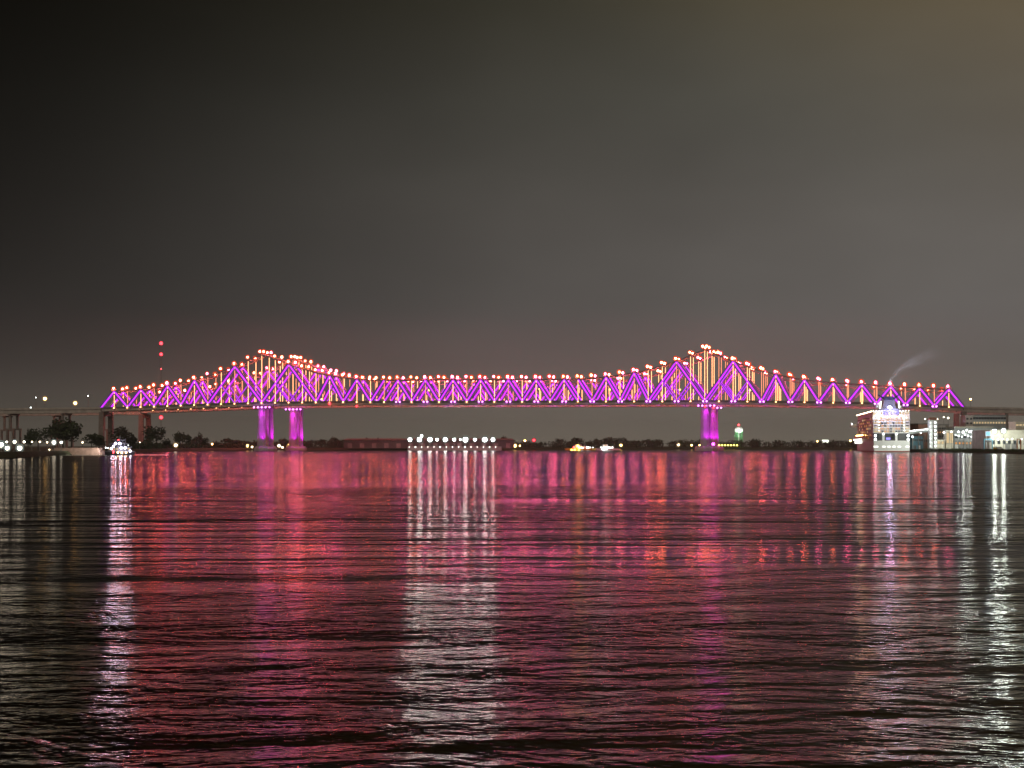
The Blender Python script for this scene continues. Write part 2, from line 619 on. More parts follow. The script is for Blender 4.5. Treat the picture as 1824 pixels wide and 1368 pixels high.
def bridge(label, off, back, zs):
    base = ORG + off
    root = thing('truss_bridge', label, 'bridge', base)

    def P(kind, i, tr=0):
        q = base + AX * i + back * tr
        q.z = (TOPZ[i + I0] - 3.2 if kind == 't' else BOTZ[i + I0]) * zs
        return q

    kinds = {int(q[1:]): q[0] for ch in CHAINS for q in ch}
    for tr in (0, 1):
        for ch in CHAINS:
            for a, c in zip(ch, ch[1:]):
                p0, p1 = P(a[0], int(a[1:]), tr), P(c[0], int(c[1:]), tr)
                if p0.z > p1.z:
                    p0, p1 = p1, p0
                d = put('diagonal_beam', H_MESH['light'], root, beam_matrix(p0, p1, NRM, 4.9, 2.2))
                put('wash_strip', STRIP['purple'], d)
        for c in (-2, 2, 30, 34):
            for s in (-1, 1):
                m = (P('t', c, tr) + P('b', c + 2 * s, tr)) / 2
                d = put('brace_beam', H_MESH['light'], root, beam_matrix(P('b', c, tr), m, NRM, 2.0, 1.3))
                put('wash_strip', STRIP['purple'], d)
        for i in range(-11, 50):
            p0, p1 = P('b', i, tr), P('t', i, tr)
            v = put('vertical_post', H_MESH['steel'], root, beam_matrix(p0, p1, NRM, 1.15, 1.0))
            bright = (i % 2) != 0 if (i < 4 or i > 35) else (i * 7 % 3) != 0
            if i in (0, 32):
                bright = True
            put('post_wash', STRIP['amber' if bright else 'dim'], v)
            n = put('node_lamp', LAMP_POST, root, Matrix.Translation(p1 + Vector((-.8, 0, 2.6))) @ Matrix.Diagonal((1, 1, 2.4, 1)))
            tops = [p1 + Vector((-.9, 0, 3.4))] if i not in (0, 32) else [p1 + Vector((-2.2, 0, 3.4)), p1 + Vector((1.9, 0, 3.4))]
            for q in tops:
                ball(random.choice(('node', 'node', 'node', 'node_soft', 'node_pink') if i < 7 else ('node', 'node_soft', 'node_pink', 'node_pink')),
                     'bulb', n, q, random.uniform(.85, 1.15), 1.1)
                ball('halo', 'glow_ball', n, q, random.uniform(2.3, 3.1), 1.0)
            if i % 2 or i < 9:
                ball('foot', 'foot_lamp', root, p0 + Vector((-.2, -1.4, -.4)), .7)
            else:
                for s in (-1, 1):
                    ball('pink', 'foot_flood', root, p0 + Vector((1.9 * s, -1.5, -.3)), .75)
            if (0 if kinds.get(i) is None else 1):
                g = P(kinds[i], i, tr)
                put('gusset_plate', BOX_LIGHT, root, beam_matrix(g - Vector((0, 0, 2.6)), g + Vector((0, 0, 2.6)), NRM, 5.6, .5))
            if i < 49:
                put('top_chord', BOX_STEEL, root, beam_matrix(p1, P('t', i + 1, tr), NRM, 1.15, 1.1))
        for i in range(-12, 50):
            put('bottom_chord', BOX_DARK, root, beam_matrix(P('b', i, tr), P('b', i + 1, tr), NRM, 1.7, 1.2))
    for i in range(-11, 50):
        put('cross_strut', BOX_STEEL, root, beam_matrix(P('t', i, 0), P('t', i, 1), Vector((0, 0, 1)), .8, .8))
        if i < 49:
            a, c = (0, 1) if i % 2 else (1, 0)
            put('lateral_brace', BOX_STEEL, root, beam_matrix(P('t', i, a), P('t', i + 1, c), Vector((0, 0, 1)), .5, .5))
    for i in range(-12, 51):
        dn = Vector((0, 0, -1.9))
        put('floor_beam', BOX_DARK, root, beam_matrix(P('b', i, 0) + dn, P('b', i, 1) + dn, Vector((0, 0, 1)), .9, 2.2))
    # deck slab, lower edge girder and railings follow the camber
    dk, gd, rl = MB(), MB(), MB()
    for i in range(-12, 50):
        u = back.normalized()
        wv = back.length
        for j, (mbb, e0, e1, z0, z1) in enumerate(((dk, 1.1, wv - 1.1, -.75, -.25), (gd, .4, 1.0, -3.6, -1.0), (gd, wv - 1, wv - .4, -3.6, -1.0),
                                                  (rl, 1.15, 1.45, -.2, 1.0), (rl, wv - 1.45, wv - 1.15, -.2, 1.0))):
            v = []
            for k in (i, i + 1):
                q = P('b', k, 0)
                for e in (e0, e1):
                    for z in (z0, z1):
                        x = q + u * e
                        v.append((x.x - base.x, x.y - base.y, q.z + z))
            mbb.add(v, [(0, 2, 3, 1), (4, 5, 7, 6), (0, 4, 6, 2), (1, 3, 7, 5), (0, 1, 5, 4), (2, 6, 7, 3)])
    dk.build('deck', asphalt, root)
    gd.build('edge_girder', concrete, root)
    rl.build('railing', steel_dark, root)
    # river piers: two tall columns with a wall between, on a flared footing
    for i in (0, 32):
        zt = BOTZ[i + I0] * zs - 4.6
        q = P('b', i, 0) - base
        q.z = 0
        c = q + back * .5
        m = MB()
        n = [(x * 1.0, y) for x, y in octagon(0, 0, 12.5, back.length * .5 + 7)]
        f = [(c.x + x, c.y + y) for x, y in n]
        g = [(c.x + x * .86, c.y + y * .9) for x, y in n]
        m.prism(f, -2, 2.6, f)
        m.prism(f, 2.6, 5.2, g)
        pier = m.build('pier', concrete, root)
        for tr in (0, 1):
            e = q + back * tr
            m = MB()
            m.prism(octagon(e.x, e.y, 5.0), 5.2, zt - 2, octagon(e.x, e.y, 4.3))
            m.prism(octagon(e.x, e.y, 5.2), zt - 2, zt)
            m.build('column', concrete, pier)
        m = MB()
        e = q + back * .5
        m.box((e.x, e.y, (zt + 4) / 2), (3.0, back.length, zt - 6), -math.atan2(back.x, back.y))
        m.build('web_wall', concrete, pier)
        W = WM[root.name].translation
        for k in range(5):
            e = W + q + Vector((-7.5 + 4.2 * k, -6.2, zt - .6))
            ball('pink', 'pier_lamp', pier, e, .75)
        for dxx, wt in ((-10, .25), (6, 1.0)):
            foot = W + q + Vector((dxx, -13, 4.6))
            spot('pier_uplight', root, foot, W + q + Vector((1.5, 0, 34)), (.72, .0, 1.0), 34000 * wt, 58)
            spot('pier_downlight', root, W + q + Vector((dxx * .6, -9.5, zt + 2)), W + q + Vector((0, 0, 22)), (.75, .0, 1.0), 32000 * wt, 56)
        spot('pier_uplight', root, W + q + back + Vector((17, -3, 5)), W + q + back + Vector((0, 0, 30)), (.78, .0, 1.0), 60000, 60)
    # end piers on the land side: slender concrete bents
    for i in (-12, 50):
        q = P('b', i, 0) - base
        q.z = 0
        zt = BOTZ[i + I0] * zs - 4.5
        m = MB()
        for e in (q, q + back):
            m.box((e.x + .5, e.y, zt / 2), (6.0, 5.0, zt), 0, .82)
        e = q + back * .5
        m.box((e.x, e.y, zt - 2.2), (4.2, back.length, 4.4), -math.atan2(back.x, back.y))
        m.build('end_pier', concrete_dark, root)
    return root, P


OFF_B = Vector((20.4, 97.0, 0))
BACK_A, BACK_B = Vector((5.2, 19.0, 0)), Vector((4.5, 17.0, 0))
bridge_a, PA = bridge('nearer of two steel cantilever bridges, lattice lit purple with orange lamps, taller towers in front', Vector(), BACK_A, 1.0)
bridge_b, PB = bridge('farther twin cantilever bridge seen through the lattice of the nearer bridge', OFF_B, BACK_B, 1.0)


# ------------------------------------------------------------------ approach viaducts
def viaduct(label, P, back, i, step, count, slope):
    p0 = P('b', i, 0)
    d = AX * step
    root = thing('approach_viaduct', label, 'viaduct', (p0.x, p0.y, 0))
    gd, dk, rl = MB(), MB(), MB()
    bk = back
    for k in range(count):
        za, zb = p0.z + slope * k, p0.z + slope * (k + 1)
        a, c = d * (k + (.04 if k == 0 else 0)), d * (k + 1)
        for mbb, e0, e1, z0, z1 in ((gd, .02, .10, -5.2, -1.3), (gd, .90, .98, -5.2, -1.3), (gd, .45, .53, -5.2, -1.3), (dk, -.04, 1.04, -1.25, -.4),
                                    (rl, -.03, 0, -.38, .9), (rl, 1.0, 1.03, -.38, .9)):
            v = []
            for q, z in ((a, za), (c, zb)):
                for e in (e0, e1):
                    for h_ in (z0, z1):
                        x = q + bk * e
                        v.append((x.x, x.y, z + h_))
            mbb.add(v, [(0, 2, 3, 1), (4, 5, 7, 6), (0, 4, 6, 2), (1, 3, 7, 5), (0, 1, 5, 4), (2, 6, 7, 3)])
    gd.build('girder', concrete, root)
    dk.build('deck', concrete, root)
    rl.build('parapet', concrete, root)
    for k in range(3, count, 4):
        q = d * k + bk * .5
        z = p0.z + slope * k - 5.3
        m = MB()
        for s in (-1, 1):
            e = q + bk * (.36 * s)
            m.box((e.x - 3.2, e.y, z * .28), (1.9, 2.2, z * .56))
            m.box((e.x + 3.2, e.y, z * .28), (1.9, 2.2, z * .56))
            m.box((e.x, e.y, z * .56 + .9), (9.2, 2.6, 1.8))
            m.box((e.x, e.y, z * .78 + .8), (2.4, 2.0, z * .44 - 1.7))
        m.box((q.x, q.y, z - .8), (2.6, bk.length, 1.6), -math.atan2(bk.x, bk.y))
        m.build('viaduct_pier', concrete_dark, root)
    return root


viaduct('nearer concrete viaduct leading off the left end of the bridges', PA, BACK_A, -12, -1, 16, -.10)
viaduct('farther concrete viaduct behind the left approach of the bridges', PB, BACK_B, -12, -1, 18, -.10)
viaduct('nearer concrete viaduct running right from the bridge above the wharf buildings', PA, BACK_A, 50, 1, 12, -.35)
viaduct('farther concrete viaduct running right behind the nearer one', PB, BACK_B, 50, 1, 14, -.30)


# ------------------------------------------------------------------ lamps standing on poles
def pole_lamp(p, ground, r, kind, halo, label, cat='street lamp', group=None, name='street_lamp', pole=.22, arm=0.0):
    p = Vector(p)
    root = thing(name, label, cat, (p.x + arm, p.y, ground), 0, group)
    m = MB()
    hgt = p.z - ground
    m.tube((0, 0, 0), (0, 0, hgt - r * .4), pole, pole * .6, 6)
    m.box((0, 0, .15), (pole * 4, pole * 4, .3))
    if arm:
        m.bar((0, 0, hgt - r * .4), (-arm, 0, hgt - r * .2), .18)
    m.build('pole', steel_dark, root)
    m = MB()
    m.tube((-arm, .1, hgt + r * .75), (-arm, .1, hgt + r * 1.15), r * .9, r * .5, 8)
    m.build('lamp_hood', steel_dark, root)
    ball(kind, 'bulb', root, p, r)
    if halo:
        ball(halo, 'glow_ball', root, p, r * 1.9)
    return root


ROAD = [(204, 716, 'yellow street lamp on the bridge deck inside its leftmost purple panel'),
        (526, 699, 'street lamp on the bridge deck just right of the left tower'),
        (573, 711, 'low street lamp on the bridge deck right of the left tower'),
        (764, 695, 'tall street lamp on the deck, leftmost of the middle span'),
        (961, 693, 'tall street lamp on the deck at the middle of the main span'),
        (1086, 694, 'tall street lamp on the deck where the main span starts rising rightward'),
        (1211, 694, 'street lamp on the deck just left of the right tower'),
        (1336, 695, 'street lamp on the deck right of the right tower'),
        (1633, 701, 'street lamp on the deck right of the cruise ship funnel')]
for px, py, lb in ROAD:
    # stands on the near bridge deck
    s = 0.0
    for k in range(-120, 510):
        q = ORG + AX * (k / 10) + BACK_A * .75
        if CX + F * q.x / q.y >= px:
            s = k / 10
            break
    q = ORG + AX * s + BACK_A * .75
    k = int(math.floor(s)) + I0
    zb = BOTZ[k] + (BOTZ[min(k + 1, 62)] - BOTZ[k]) * (s - math.floor(s))
    p = at(px, py, q.y)
    pole_lamp(p, zb - .25, .85, 'yellow', 'halo_warm', lb, group='street lamps on the bridge deck', arm=.8)
for px, py, dYs, kind, r, lb in ((80, 710, 5, 'sodium', 1.7, 'bright orange street lamp on the left viaduct, leftmost large one'),
                                 (134, 718, 5, 'sodium', 1.7, 'bright orange street lamp on the left viaduct, next to the bridge end'),
                                 (64, 708, 100, 'wmid', .55, 'faint small lamp left of the bright orange lamp on the viaduct'),
                                 (157, 705, 100, 'wmid', .55, 'faint small lamp high beside the left end of the bridge'),
                                 (55, 726, 5, 'wmid', .7, 'small pale lamp at parapet height on the left viaduct'),
                                 (1729, 711, 5, 'sodium', 1.0, 'small orange street lamp on the right viaduct past the bridge end')):
    Y = 1707 + dYs if px < 900 else 1622 + dYs
    p = at(px, py, Y)
    gz = 45.8 if px < 900 else 44.6
    pole_lamp(p, min(gz, p.z - 1.5), r, kind, 'halo_warm' if kind == 'sodium' else None, lb, group='street lamps on the approach viaducts')

# bank lamps: (px, py, distance, kind, halo, radius, label)
LAMPS = [(2, 792, 760, 'hot', 'halo_white', .95, 'large white floodlight at the extreme left edge of the picture', 'floodlight'),
         (12, 787, 800, 'hot', 'halo_white', .38, 'smaller white lamp above the leftmost large floodlights', 'lamp'),
         (26, 787, 800, 'hot', 'halo_white', .62, 'white lamp in the upper row, second large one from the left edge', 'lamp'),
         (13, 798, 740, 'hot', 'halo_white', .8, 'white floodlight low on the levee, left one of the lower pair', 'floodlight'),
         (35, 798, 740, 'hot', 'halo_white', .9, 'white floodlight low on the levee, right one of the lower pair', 'floodlight'),
         (43, 787, 830, 'hot', None, .45, 'round white lamp in the upper row left of the dim trio', 'lamp'),
         (57, 787, 860, 'warm', None, .3, 'dim small lamp, first of the dim trio under the leftmost tree', 'lamp'),
         (71, 787, 860, 'warm', None, .36, 'dim small lamp, middle of the dim trio under the leftmost tree', 'lamp'),
         (84, 788, 860, 'warm', None, .3, 'dim small lamp, last of the dim trio under the leftmost tree', 'lamp'),
         (96, 788, 880, 'hot', 'halo_white', .85, 'strong white floodlight under the tall tree on the left bank', 'floodlight'),
         (109, 788, 880, 'hot', 'halo_white', .55, 'white lamp right beside the strong floodlight under the tall tree', 'lamp'),
         (88, 801, 860, 'warm', None, .25, 'faint small lamp low on the left levee', 'lamp'),
         (147, 788, 960, 'warm', 'halo_warm', .5, 'warm white lamp between the tall tree and the end pier', 'lamp'),
         (137, 801, 900, 'wmid', None, .5, 'greenish white lamp in the grass just above the barge', 'lamp'),
         (249, 788, 1200, 'warm', None, .35, 'faint lamp right of the lit towboat', 'lamp'),
         (313, 793, 1500, 'hot', 'halo_warm', 1.5, 'very bright warm white lamp below the round tree on the left bank', 'floodlight'),
         (378, 791, 1700, 'sodium', 'halo_warm', .9, 'small orange lamp at the edge of the dark shrubs', 'street lamp'),
         (441, 794, 1820, 'sodium', 'halo_warm', 1.5, 'orange lamp left of the left river pier', 'street lamp'),
         (449, 796, 1820, 'warm', 'halo_warm', 1.1, 'white lamp touching the left river pier beside the orange lamp', 'street lamp'),
         (497, 794, 1880, 'hot', 'halo_warm', 1.5, 'bright white lamp between the two left piers', 'floodlight'),
         (503, 797, 1880, 'warm', 'halo_warm', 1.3, 'pale yellow lamp low between the two left piers', 'street lamp'),
         (513, 793, 1880, 'sodium', 'halo_warm', 1.4, 'orange lamp just left of the narrower left pier', 'street lamp'),
         (642, 791, 1950, 'warm', None, .9, 'small white lamp in the trees left of the lit dock', 'street lamp'),
         (631, 793, 1950, 'warm', None, .45, 'tiny lamp in the trees left of the lit dock', 'street lamp'),
         (917, 794, 1960, 'sodium', 'halo_warm', 1.9, 'large amber lamp right of the lit dock', 'street lamp'),
         (926, 794, 1960, 'sodium', None, .8, 'small amber lamp beside the large amber one right of the dock', 'street lamp'),
         (935, 785, 2050, 'sodium', 'halo_warm', 1.3, 'amber lamp above the large amber one right of the dock', 'street lamp'),
         (951, 784, 2050, 'red', 'halo_red', 1.6, 'red warning lamp over the trees right of the dock', 'warning light'),
         (1106, 793, 2200, 'sodium', 'halo_warm', 1.6, 'amber lamp in front of the flat topped far trees at mid river', 'street lamp'),
         (1208, 792, 2280, 'warm', 'halo_warm', 1.9, 'warm white lamp left of the right river pier', 'street lamp'),
         (1232, 793, 2280, 'sodium', 'halo_warm', 1.3, 'amber lamp close to the left side of the right river pier', 'street lamp'),
         (1246, 793, 2280, 'sodium', None, .9, 'small amber lamp touching the left side of the right river pier', 'street lamp'),
         (1456, 786, 2300, 'sodium', None, .9, 'small amber lamp left of the bright white oblong sign', 'street lamp'),
         (1515, 785, 2050, 'sodium', 'halo_warm', 1.3, 'amber lamp just left of the cruise ship', 'street lamp'),
         (1288, 799, 2250, 'winw', None, 1.4, 'small white lamp at the water right of the right river pier', 'lamp')]
for px, py, Y, kind, halo_key, r, lb, cat in LAMPS:
    r *= 1.25 if px < 115 else 1
    Y = max(Y, shore_Y(px) + 18)
    p = at(px, py, Y)
    pole_lamp(p, min(BANK, p.z - 1.2), r, kind, halo_key, lb, cat, 'lamps along the far bank')
for k in range(7):
    p = at(1281 + 5.3 * k, 793, 2270)
    pole_lamp(p, BANK, 1.05, 'yellow', None, 'one of seven yellow lamps in a row just right of the right river pier', 'street lamp', 'row of yellow lamps')

# ------------------------------------------------------------------ radio mast with red lights
mp_ = at(287, 800, 2700)
root = thing('radio_mast', 'thin lattice radio mast with stacked red warning lights behind the left span', 'mast', (mp_.x, mp_.y, BANK))
zt = at(287, 610, 2700).z - BANK
m = MB()
for a in range(3):
    x, y = 1.1 * math.cos(a * 2.094), 1.1 * math.sin(a * 2.094)
    m.bar((x, y, 0), (x, y, zt), .22)
for k in range(int(zt / 6)):
    for a in range(3):
        x, y = 1.1 * math.cos(a * 2.094), 1.1 * math.sin(a * 2.094)
        x2, y2 = 1.1 * math.cos((a + 1) * 2.094), 1.1 * math.sin((a + 1) * 2.094)
        m.bar((x, y, k * 6), (x2, y2, k * 6 + 6), .12)
m.build('lattice', steel_dark, root)
for py, r in ((611.5, 2.7), (631, 2.5), (657, 1.1), (743.5, 2.9)):
    p = at(287, py, 2700)
    l = ball('red', 'warning_lamp', root, p, r)
    if r > 2:
        g = ball('halo_red', 'glow_ball', l, p, r * 1.5)

# ------------------------------------------------------------------ water tower
p = at(1316, 790, 2600)
root = thing('water_tower', 'lit white water tower on green legs above the far treeline', 'water tower', (p.x, p.y, BANK))
K = 2600 / F
zt0, zt1 = at(0, 770, 2600).z - BANK, at(0, 760, 2600).z - BANK
m = MB()
n = 14
prof = [(3.0, zt0 - .8), (5.8, zt0), (7.2, zt0 + 3), (7.0, zt0 + 5.5), (4.5, zt1 - .4), (.4, zt1 + .6)]
vs = [(r * math.cos(2 * PI * i / n), r * math.sin(2 * PI * i / n), z) for r, z in prof for i in range(n)]
fs = [(j * n + i, j * n + (i + 1) % n, (j + 1) * n + (i + 1) % n, (j + 1) * n + i) for j in range(len(prof) - 1) for i in range(n)]
fs.append(tuple(range(n - 1, -1, -1)))
m.add(vs, fs)
m.build('tank', white_paint, root, None, True)
green_paint = principled('green_leg_paint', (.10, .42, .16), .6)
for a in range(6):
    x, y = 6.0 * math.cos(a * PI / 3), 6.0 * math.sin(a * PI / 3)
    m = MB()
    m.tube((x * 1.05, y * 1.05, 0), (x, y, zt0 + 1), .6, .5, 6)
    m.build('leg', green_paint, root)
m = MB()
m.tube((0, 0, 0), (0, 0, zt0), 1.0, 1.0, 8)
m.build('riser_pipe', white_paint, root)
W = WM[root.name].translation
ball('red', 'warning_lamp', root, W + Vector((0, 0, zt1 + 3)), 1.4)
for dxx in (-16, 16):
    e = W + Vector((dxx, -34, zt0 - 8))
    spot('tower_floodlight', root, e, W + Vector((0, 0, zt0 + 3)), (.9, 1, .9), 90000, 40)
    spot('leg_floodlight', root, e, W + Vector((0, 0, zt0 - 12)), (.5, 1, .6), 20000, 60)


# ------------------------------------------------------------------ trees
def crown_mesh(nm, mat, leaves, seed, lobes=5, leaf=.06, flat=.8, gap=.0):
    """unit crown: about 1 wide, 1 high (z 0..1); leaf-sized faces spread through uneven lobes"""
    random.seed(seed)
    m = MB()
    ls = []
    for k in range(lobes):
        a = random.uniform(0, 2 * PI)
        r = random.uniform(.08, .30) if k else 0
        ls.append((r * math.cos(a), r * math.sin(a), random.uniform(.30, .70) if k else .5, random.uniform(.17, .28) if k else .33))
    tot = sum(l[3] ** 2 for l in ls)
    for x, y, z, r in ls:
        for q in range(int(leaves * r * r / tot)):
            d = Vector((random.gauss(0, 1), random.gauss(0, 1), random.gauss(0, 1))).normalized() * r * random.uniform(.55, 1.08)
            m.leaf((x + d.x, y + d.y, min(1, max(.02, z + d.z * flat * 1.25))), leaf * random.uniform(.6, 1.3))
    return m.mesh(nm, mat)


def trunk_mesh(seed):
    random.seed(seed)
    m = MB()
    m.tube((0, 0, -.02), (.01, 0, .42), .035, .022, 6)
    for k in range(4):
        a = k * 1.7 + random.uniform(-.3, .3)
        m.tube((.01, 0, .30 + .04 * k), (.22 * math.cos(a), .22 * math.sin(a), .62 + .05 * k), .014, .006, 5)
    return m.mesh('tree_trunk', bark)


CROWNS = [crown_mesh('tree_crown', leaf_mats[k % 3 if k % 3 != 2 else (2 if k == 2 else 0)], 520 if k < 3 else 260, 20 + k, 6 - k % 3, .05 if k < 3 else .075)
          for k in range(6)]
TRUNKS = [trunk_mesh(40 + k) for k in range(3)]


def tree(px, top, Y, wd, var, label, group='trees on the far bank', name='tree'):
    p = at(px, top, Y)
    g = BANK
    hh = max(3.0, p.z - g)
    root = thing(name, label, 'tree', (p.x, p.y, g), random.uniform(0, 6.28), group)
    rz = WM[root.name]
    inside(put('trunk', TRUNKS[var % 3], root), Matrix.Diagonal((hh * .8, hh * .8, hh, 1)))
    inside(put('crown', CROWNS[var], root), Matrix.Translation((0, 0, hh * .14)) @ Matrix.Diagonal((wd * 1.15, wd * 1.15, hh * .90, 1)))
    return root


random.seed(99)
TREES = [(68, 759, 960, 15, 0, 'bushy dark tree leftmost on the near left bank'),
         (50, 764, 990, 6, 3, 'small ragged tree at the left edge of the leftmost bushy tree'),
         (112, 737, 1000, 20, 1, 'tallest broad tree on the left bank beneath the viaduct'),
         (127, 752, 1005, 13, 0, 'dark tree against the right flank of the tallest tree'),
         (98, 742, 1010, 9, 2, 'brownish upper crown on the left flank of the tallest tree'),
         (163, 770, 1090, 16, 4, 'low round tree between the tall tree and the end pier'),
         (177, 776, 1100, 9, 3, 'low bush like tree touching the end pier'),
         (214, 757, 1250, 21, 2, 'brownish tree behind the lit towboat'),
         (232, 770, 1260, 12, 3, 'feathery tree on the right behind the lit towboat'),
         (279, 756, 1400, 19, 0, 'dense rounded dark tree under the red light'),
         (266, 768, 1395, 12, 4, 'lower lobe tree left of the dense dark tree'),
         (297, 778, 1420, 8, 3, 'little tree right of the dense dark tree'),
         (321, 764, 1560, 15, 1, 'round tree above the very bright lamp'),
         (332, 772, 1570, 10, 4, 'green tree at the right of the round tree above the bright lamp'),
         (356, 764, 1650, 5, 3, 'thin spiky tree top rising from the shrubs'),
         (352, 776, 1640, 12, 2, 'brown shrubby tree under the thin spiky top'),
         (364, 778, 1660, 12, 5, 'dome shaped tree right of the thin spiky tree'),
         (385, 783, 1760, 9, 3, 'small tree behind the small orange lamp'),
         (402, 779, 1800, 16, 4, 'wide dark tree midway between orange lamp and left pier'),
         (414, 782, 1800, 10, 0, 'dark bush at the right of the wide dark tree'),
         (425, 782, 1820, 11, 5, 'squared dark tree left of the left river pier'),
         (440, 783, 1900, 9, 1, 'tree behind the orange lamp at the left pier'),
         (505, 778, 1960, 15, 1, 'tree rising between the two left piers'),
         (546, 786, 1960, 12, 2, 'low tree right of the narrower left pier'),
         (560, 782, 1960, 12, 0, 'bushy tree second to the right of the narrower left pier'),
         (574, 781, 1960, 14, 4, 'rounded tree third to the right of the narrower left pier'),
         (594, 775, 1960, 13, 1, 'highest tree of the clump right of the left piers'),
         (607, 781, 1970, 12, 0, 'tree falling away right of the highest clump tree'),
         (625, 782, 1980, 14, 5, 'wide tree above the small white lamps'),
         (654, 778, 2000, 10, 2, 'tree just left of the long dark shed'),
         (677, 777, 2010, 14, 3, 'tree over the left end of the long dark shed'),
         (898, 773, 2010, 10, 1, 'pointed tree over the right end of the long dark shed'),
         (911, 781, 2030, 12, 4, 'sloping tree right of the long dark shed'),
         (998, 780, 2250, 12, 0, 'rounded tree left of the yellow lit boat'),
         (1028, 778, 2260, 20, 4, 'broad tree above the yellow lit boat'),
         (1062, 778, 2260, 9, 1, 'small peaked tree between the two lit boats'),
         (1084, 777, 2260, 18, 5, 'left half of the flat topped trees at mid river'),
         (1104, 778, 2260, 20, 0, 'right half of the flat topped trees at mid river'),
         (1155, 781, 2300, 12, 4, 'small tree left of the right river pier'),
         (1172, 780, 2300, 14, 1, 'rounded tree close left of the right river pier'),
         (1349, 779, 2330, 9, 3, 'peaked tree right of the water tower')]
for px, top, Y, wd, var, lb in TREES:
    tree(px, top, Y, wd * 1.15, var, lb)

# the unbroken low woods along the far shore
random.seed(5)
m = MB()
for k in range(420):
    px = random.uniform(232, 1600)
    Y = shore_Y(px) + random.uniform(30, 260)
    if 1555 < px:
        Y = random.uniform(2100, 2300)
    x0 = (px - CX) * Y / F
    hh = random.uniform(6, 10.5) if px < 1000 else random.uniform(8.5, 13.5)
    if 1360 < px:
        hh *= .9
    if px < 420:
        hh *= .6
    wd = random.uniform(5, 11)
    for q in range(85):
        d = Vector((random.gauss(0, 1), random.gauss(0, 1), random.gauss(0, 1))).normalized() * random.uniform(.6, 1.05)
        z = BANK + hh * .5 + d.z * hh * .5
        if px < 420 and z < 2.4:
            continue
        m.leaf((x0 + d.x * wd, Y + d.y * wd, max(BANK - .5, z)), random.uniform(.7, 1.5))
tag(m.build('far_wood', leaf_mats[0]), 'dark unbroken band of low woods along the far shore', kind='stuff')
random.seed(6)
m = MB()
for k in range(150):
    px = random.uniform(1630, 1850)
    Y = shore_Y(px) + random.uniform(5, 16)
    x0 = (px - CX) * Y / F
    for q in range(60):
        d = Vector((random.gauss(0, 1), random.gauss(0, 1), random.gauss(0, 1))).normalized() * random.uniform(.4, 1.05)
        m.leaf((x0 + d.x * 3, Y + d.y * 2.2, max(.3, 1.9 + d.z * 1.5)), random.uniform(.25, .5))
tag(m.build('bank_shrubs', leaf_mats[1]), 'continuous belt of dark shrubs on the right bank', kind='stuff')

# ------------------------------------------------------------------ lit dock: long shed, moored barge with floodlights
Y = 1830
a, c = at(612, 780, Y), at(916, 780, Y)
root = thing('dock_shed', 'long dark low shed behind the row of dock floodlights', 'shed', ((a.x + c.x) / 2, Y + 14, BANK))
wd, hh = c.x - a.x, at(0, 781, Y).z - BANK
m = MB()
m.prism([(-wd / 2, -12), (wd / 2, -12), (wd / 2, 12), (-wd / 2, 12)], 0, hh - 2)
m.build('wall', dark_wall, root)
m = MB()
m.add([(-wd / 2 - 1, -13, hh - 2), (wd / 2 + 1, -13, hh - 2), (wd / 2 + 1, 13, hh - 2), (-wd / 2 - 1, 13, hh - 2),
       (-wd / 2 + 3, 0, hh), (wd / 2 - 3, 0, hh)], [(0, 1, 5, 4), (1, 2, 5), (2, 3, 4, 5), (3, 0, 4), (3, 2, 1, 0)])
m.build('roof', steel_dark, root)
for k in range(14):
    m = MB()
    x = -wd / 2 + (k + .5) * wd / 14
    m.box((x, -12.1, 3), (5, .3, 5.6))
    m.build('door', steel_dark, root)

Y = 1745
a, c = at(726, 800, Y), at(893, 800, Y)
root = thing('dock_barge', 'long moored work barge with railing carrying the row of white floodlights', 'barge', ((a.x + c.x) / 2, Y + 9, 0))
wd = c.x - a.x
m = MB()
m.prism([(-wd / 2 + 2, -9), (wd / 2 - 2, -9), (wd / 2 - 2, 9), (-wd / 2 + 2, 9)], -1, .4,
        [(-wd / 2, -9), (wd / 2, -9), (wd / 2, 9), (-wd / 2, 9)])
m.box((0, 0, 1.9), (wd, 18, 3))
m.build('hull', grey_clad, root)
m = MB()
for z in (3.9, 4.5):
    m.box((0, -8.7, z), (wd, .16, .16))
for k in range(41):
    m.box((-wd / 2 + wd * k / 40, -8.7, 4.0), (.14, .14, 1.2))
m.build('railing', white_paint, root)
W = WM[root.name].translation
for k in range(15):
    ball('wmid', 'rail_fill_bulb', root, at(729 + 11 * k, 796.2, 1744), .34 + .14 * (k % 4 == 1))  # small bulbs added so the rail and deck line show up
for k, (px, r) in enumerate(((730.3, 1.9), (747, 2.2), (765.8, 2.2), (778.6, 1.3), (793, 2.1), (809, 1.5), (829, 2.5), (846, 1.5), (863.5, 2.4), (878, 1.9), (751, 1.2), (820, .8))):
    p = at(px, 783 if px != 751 else 776.5, Y + 12)
    m = MB()
    m.tube((p.x - W.x, 3, 3.4), (p.x - W.x, 3, p.z - W.z - r * .5), .3, .22, 6)
    m.tube((p.x - W.x, 2.6, p.z - W.z + r * .8), (p.x - W.x, 2.6, p.z - W.z + r * 1.1), r * .8, r * .4, 8)
    pl = m.build('light_pole', steel_dark, root)
    ball('white', 'flood_lamp', pl, p, r)
    ball('halo_white', 'glow_ball', pl, p, r * 1.9)


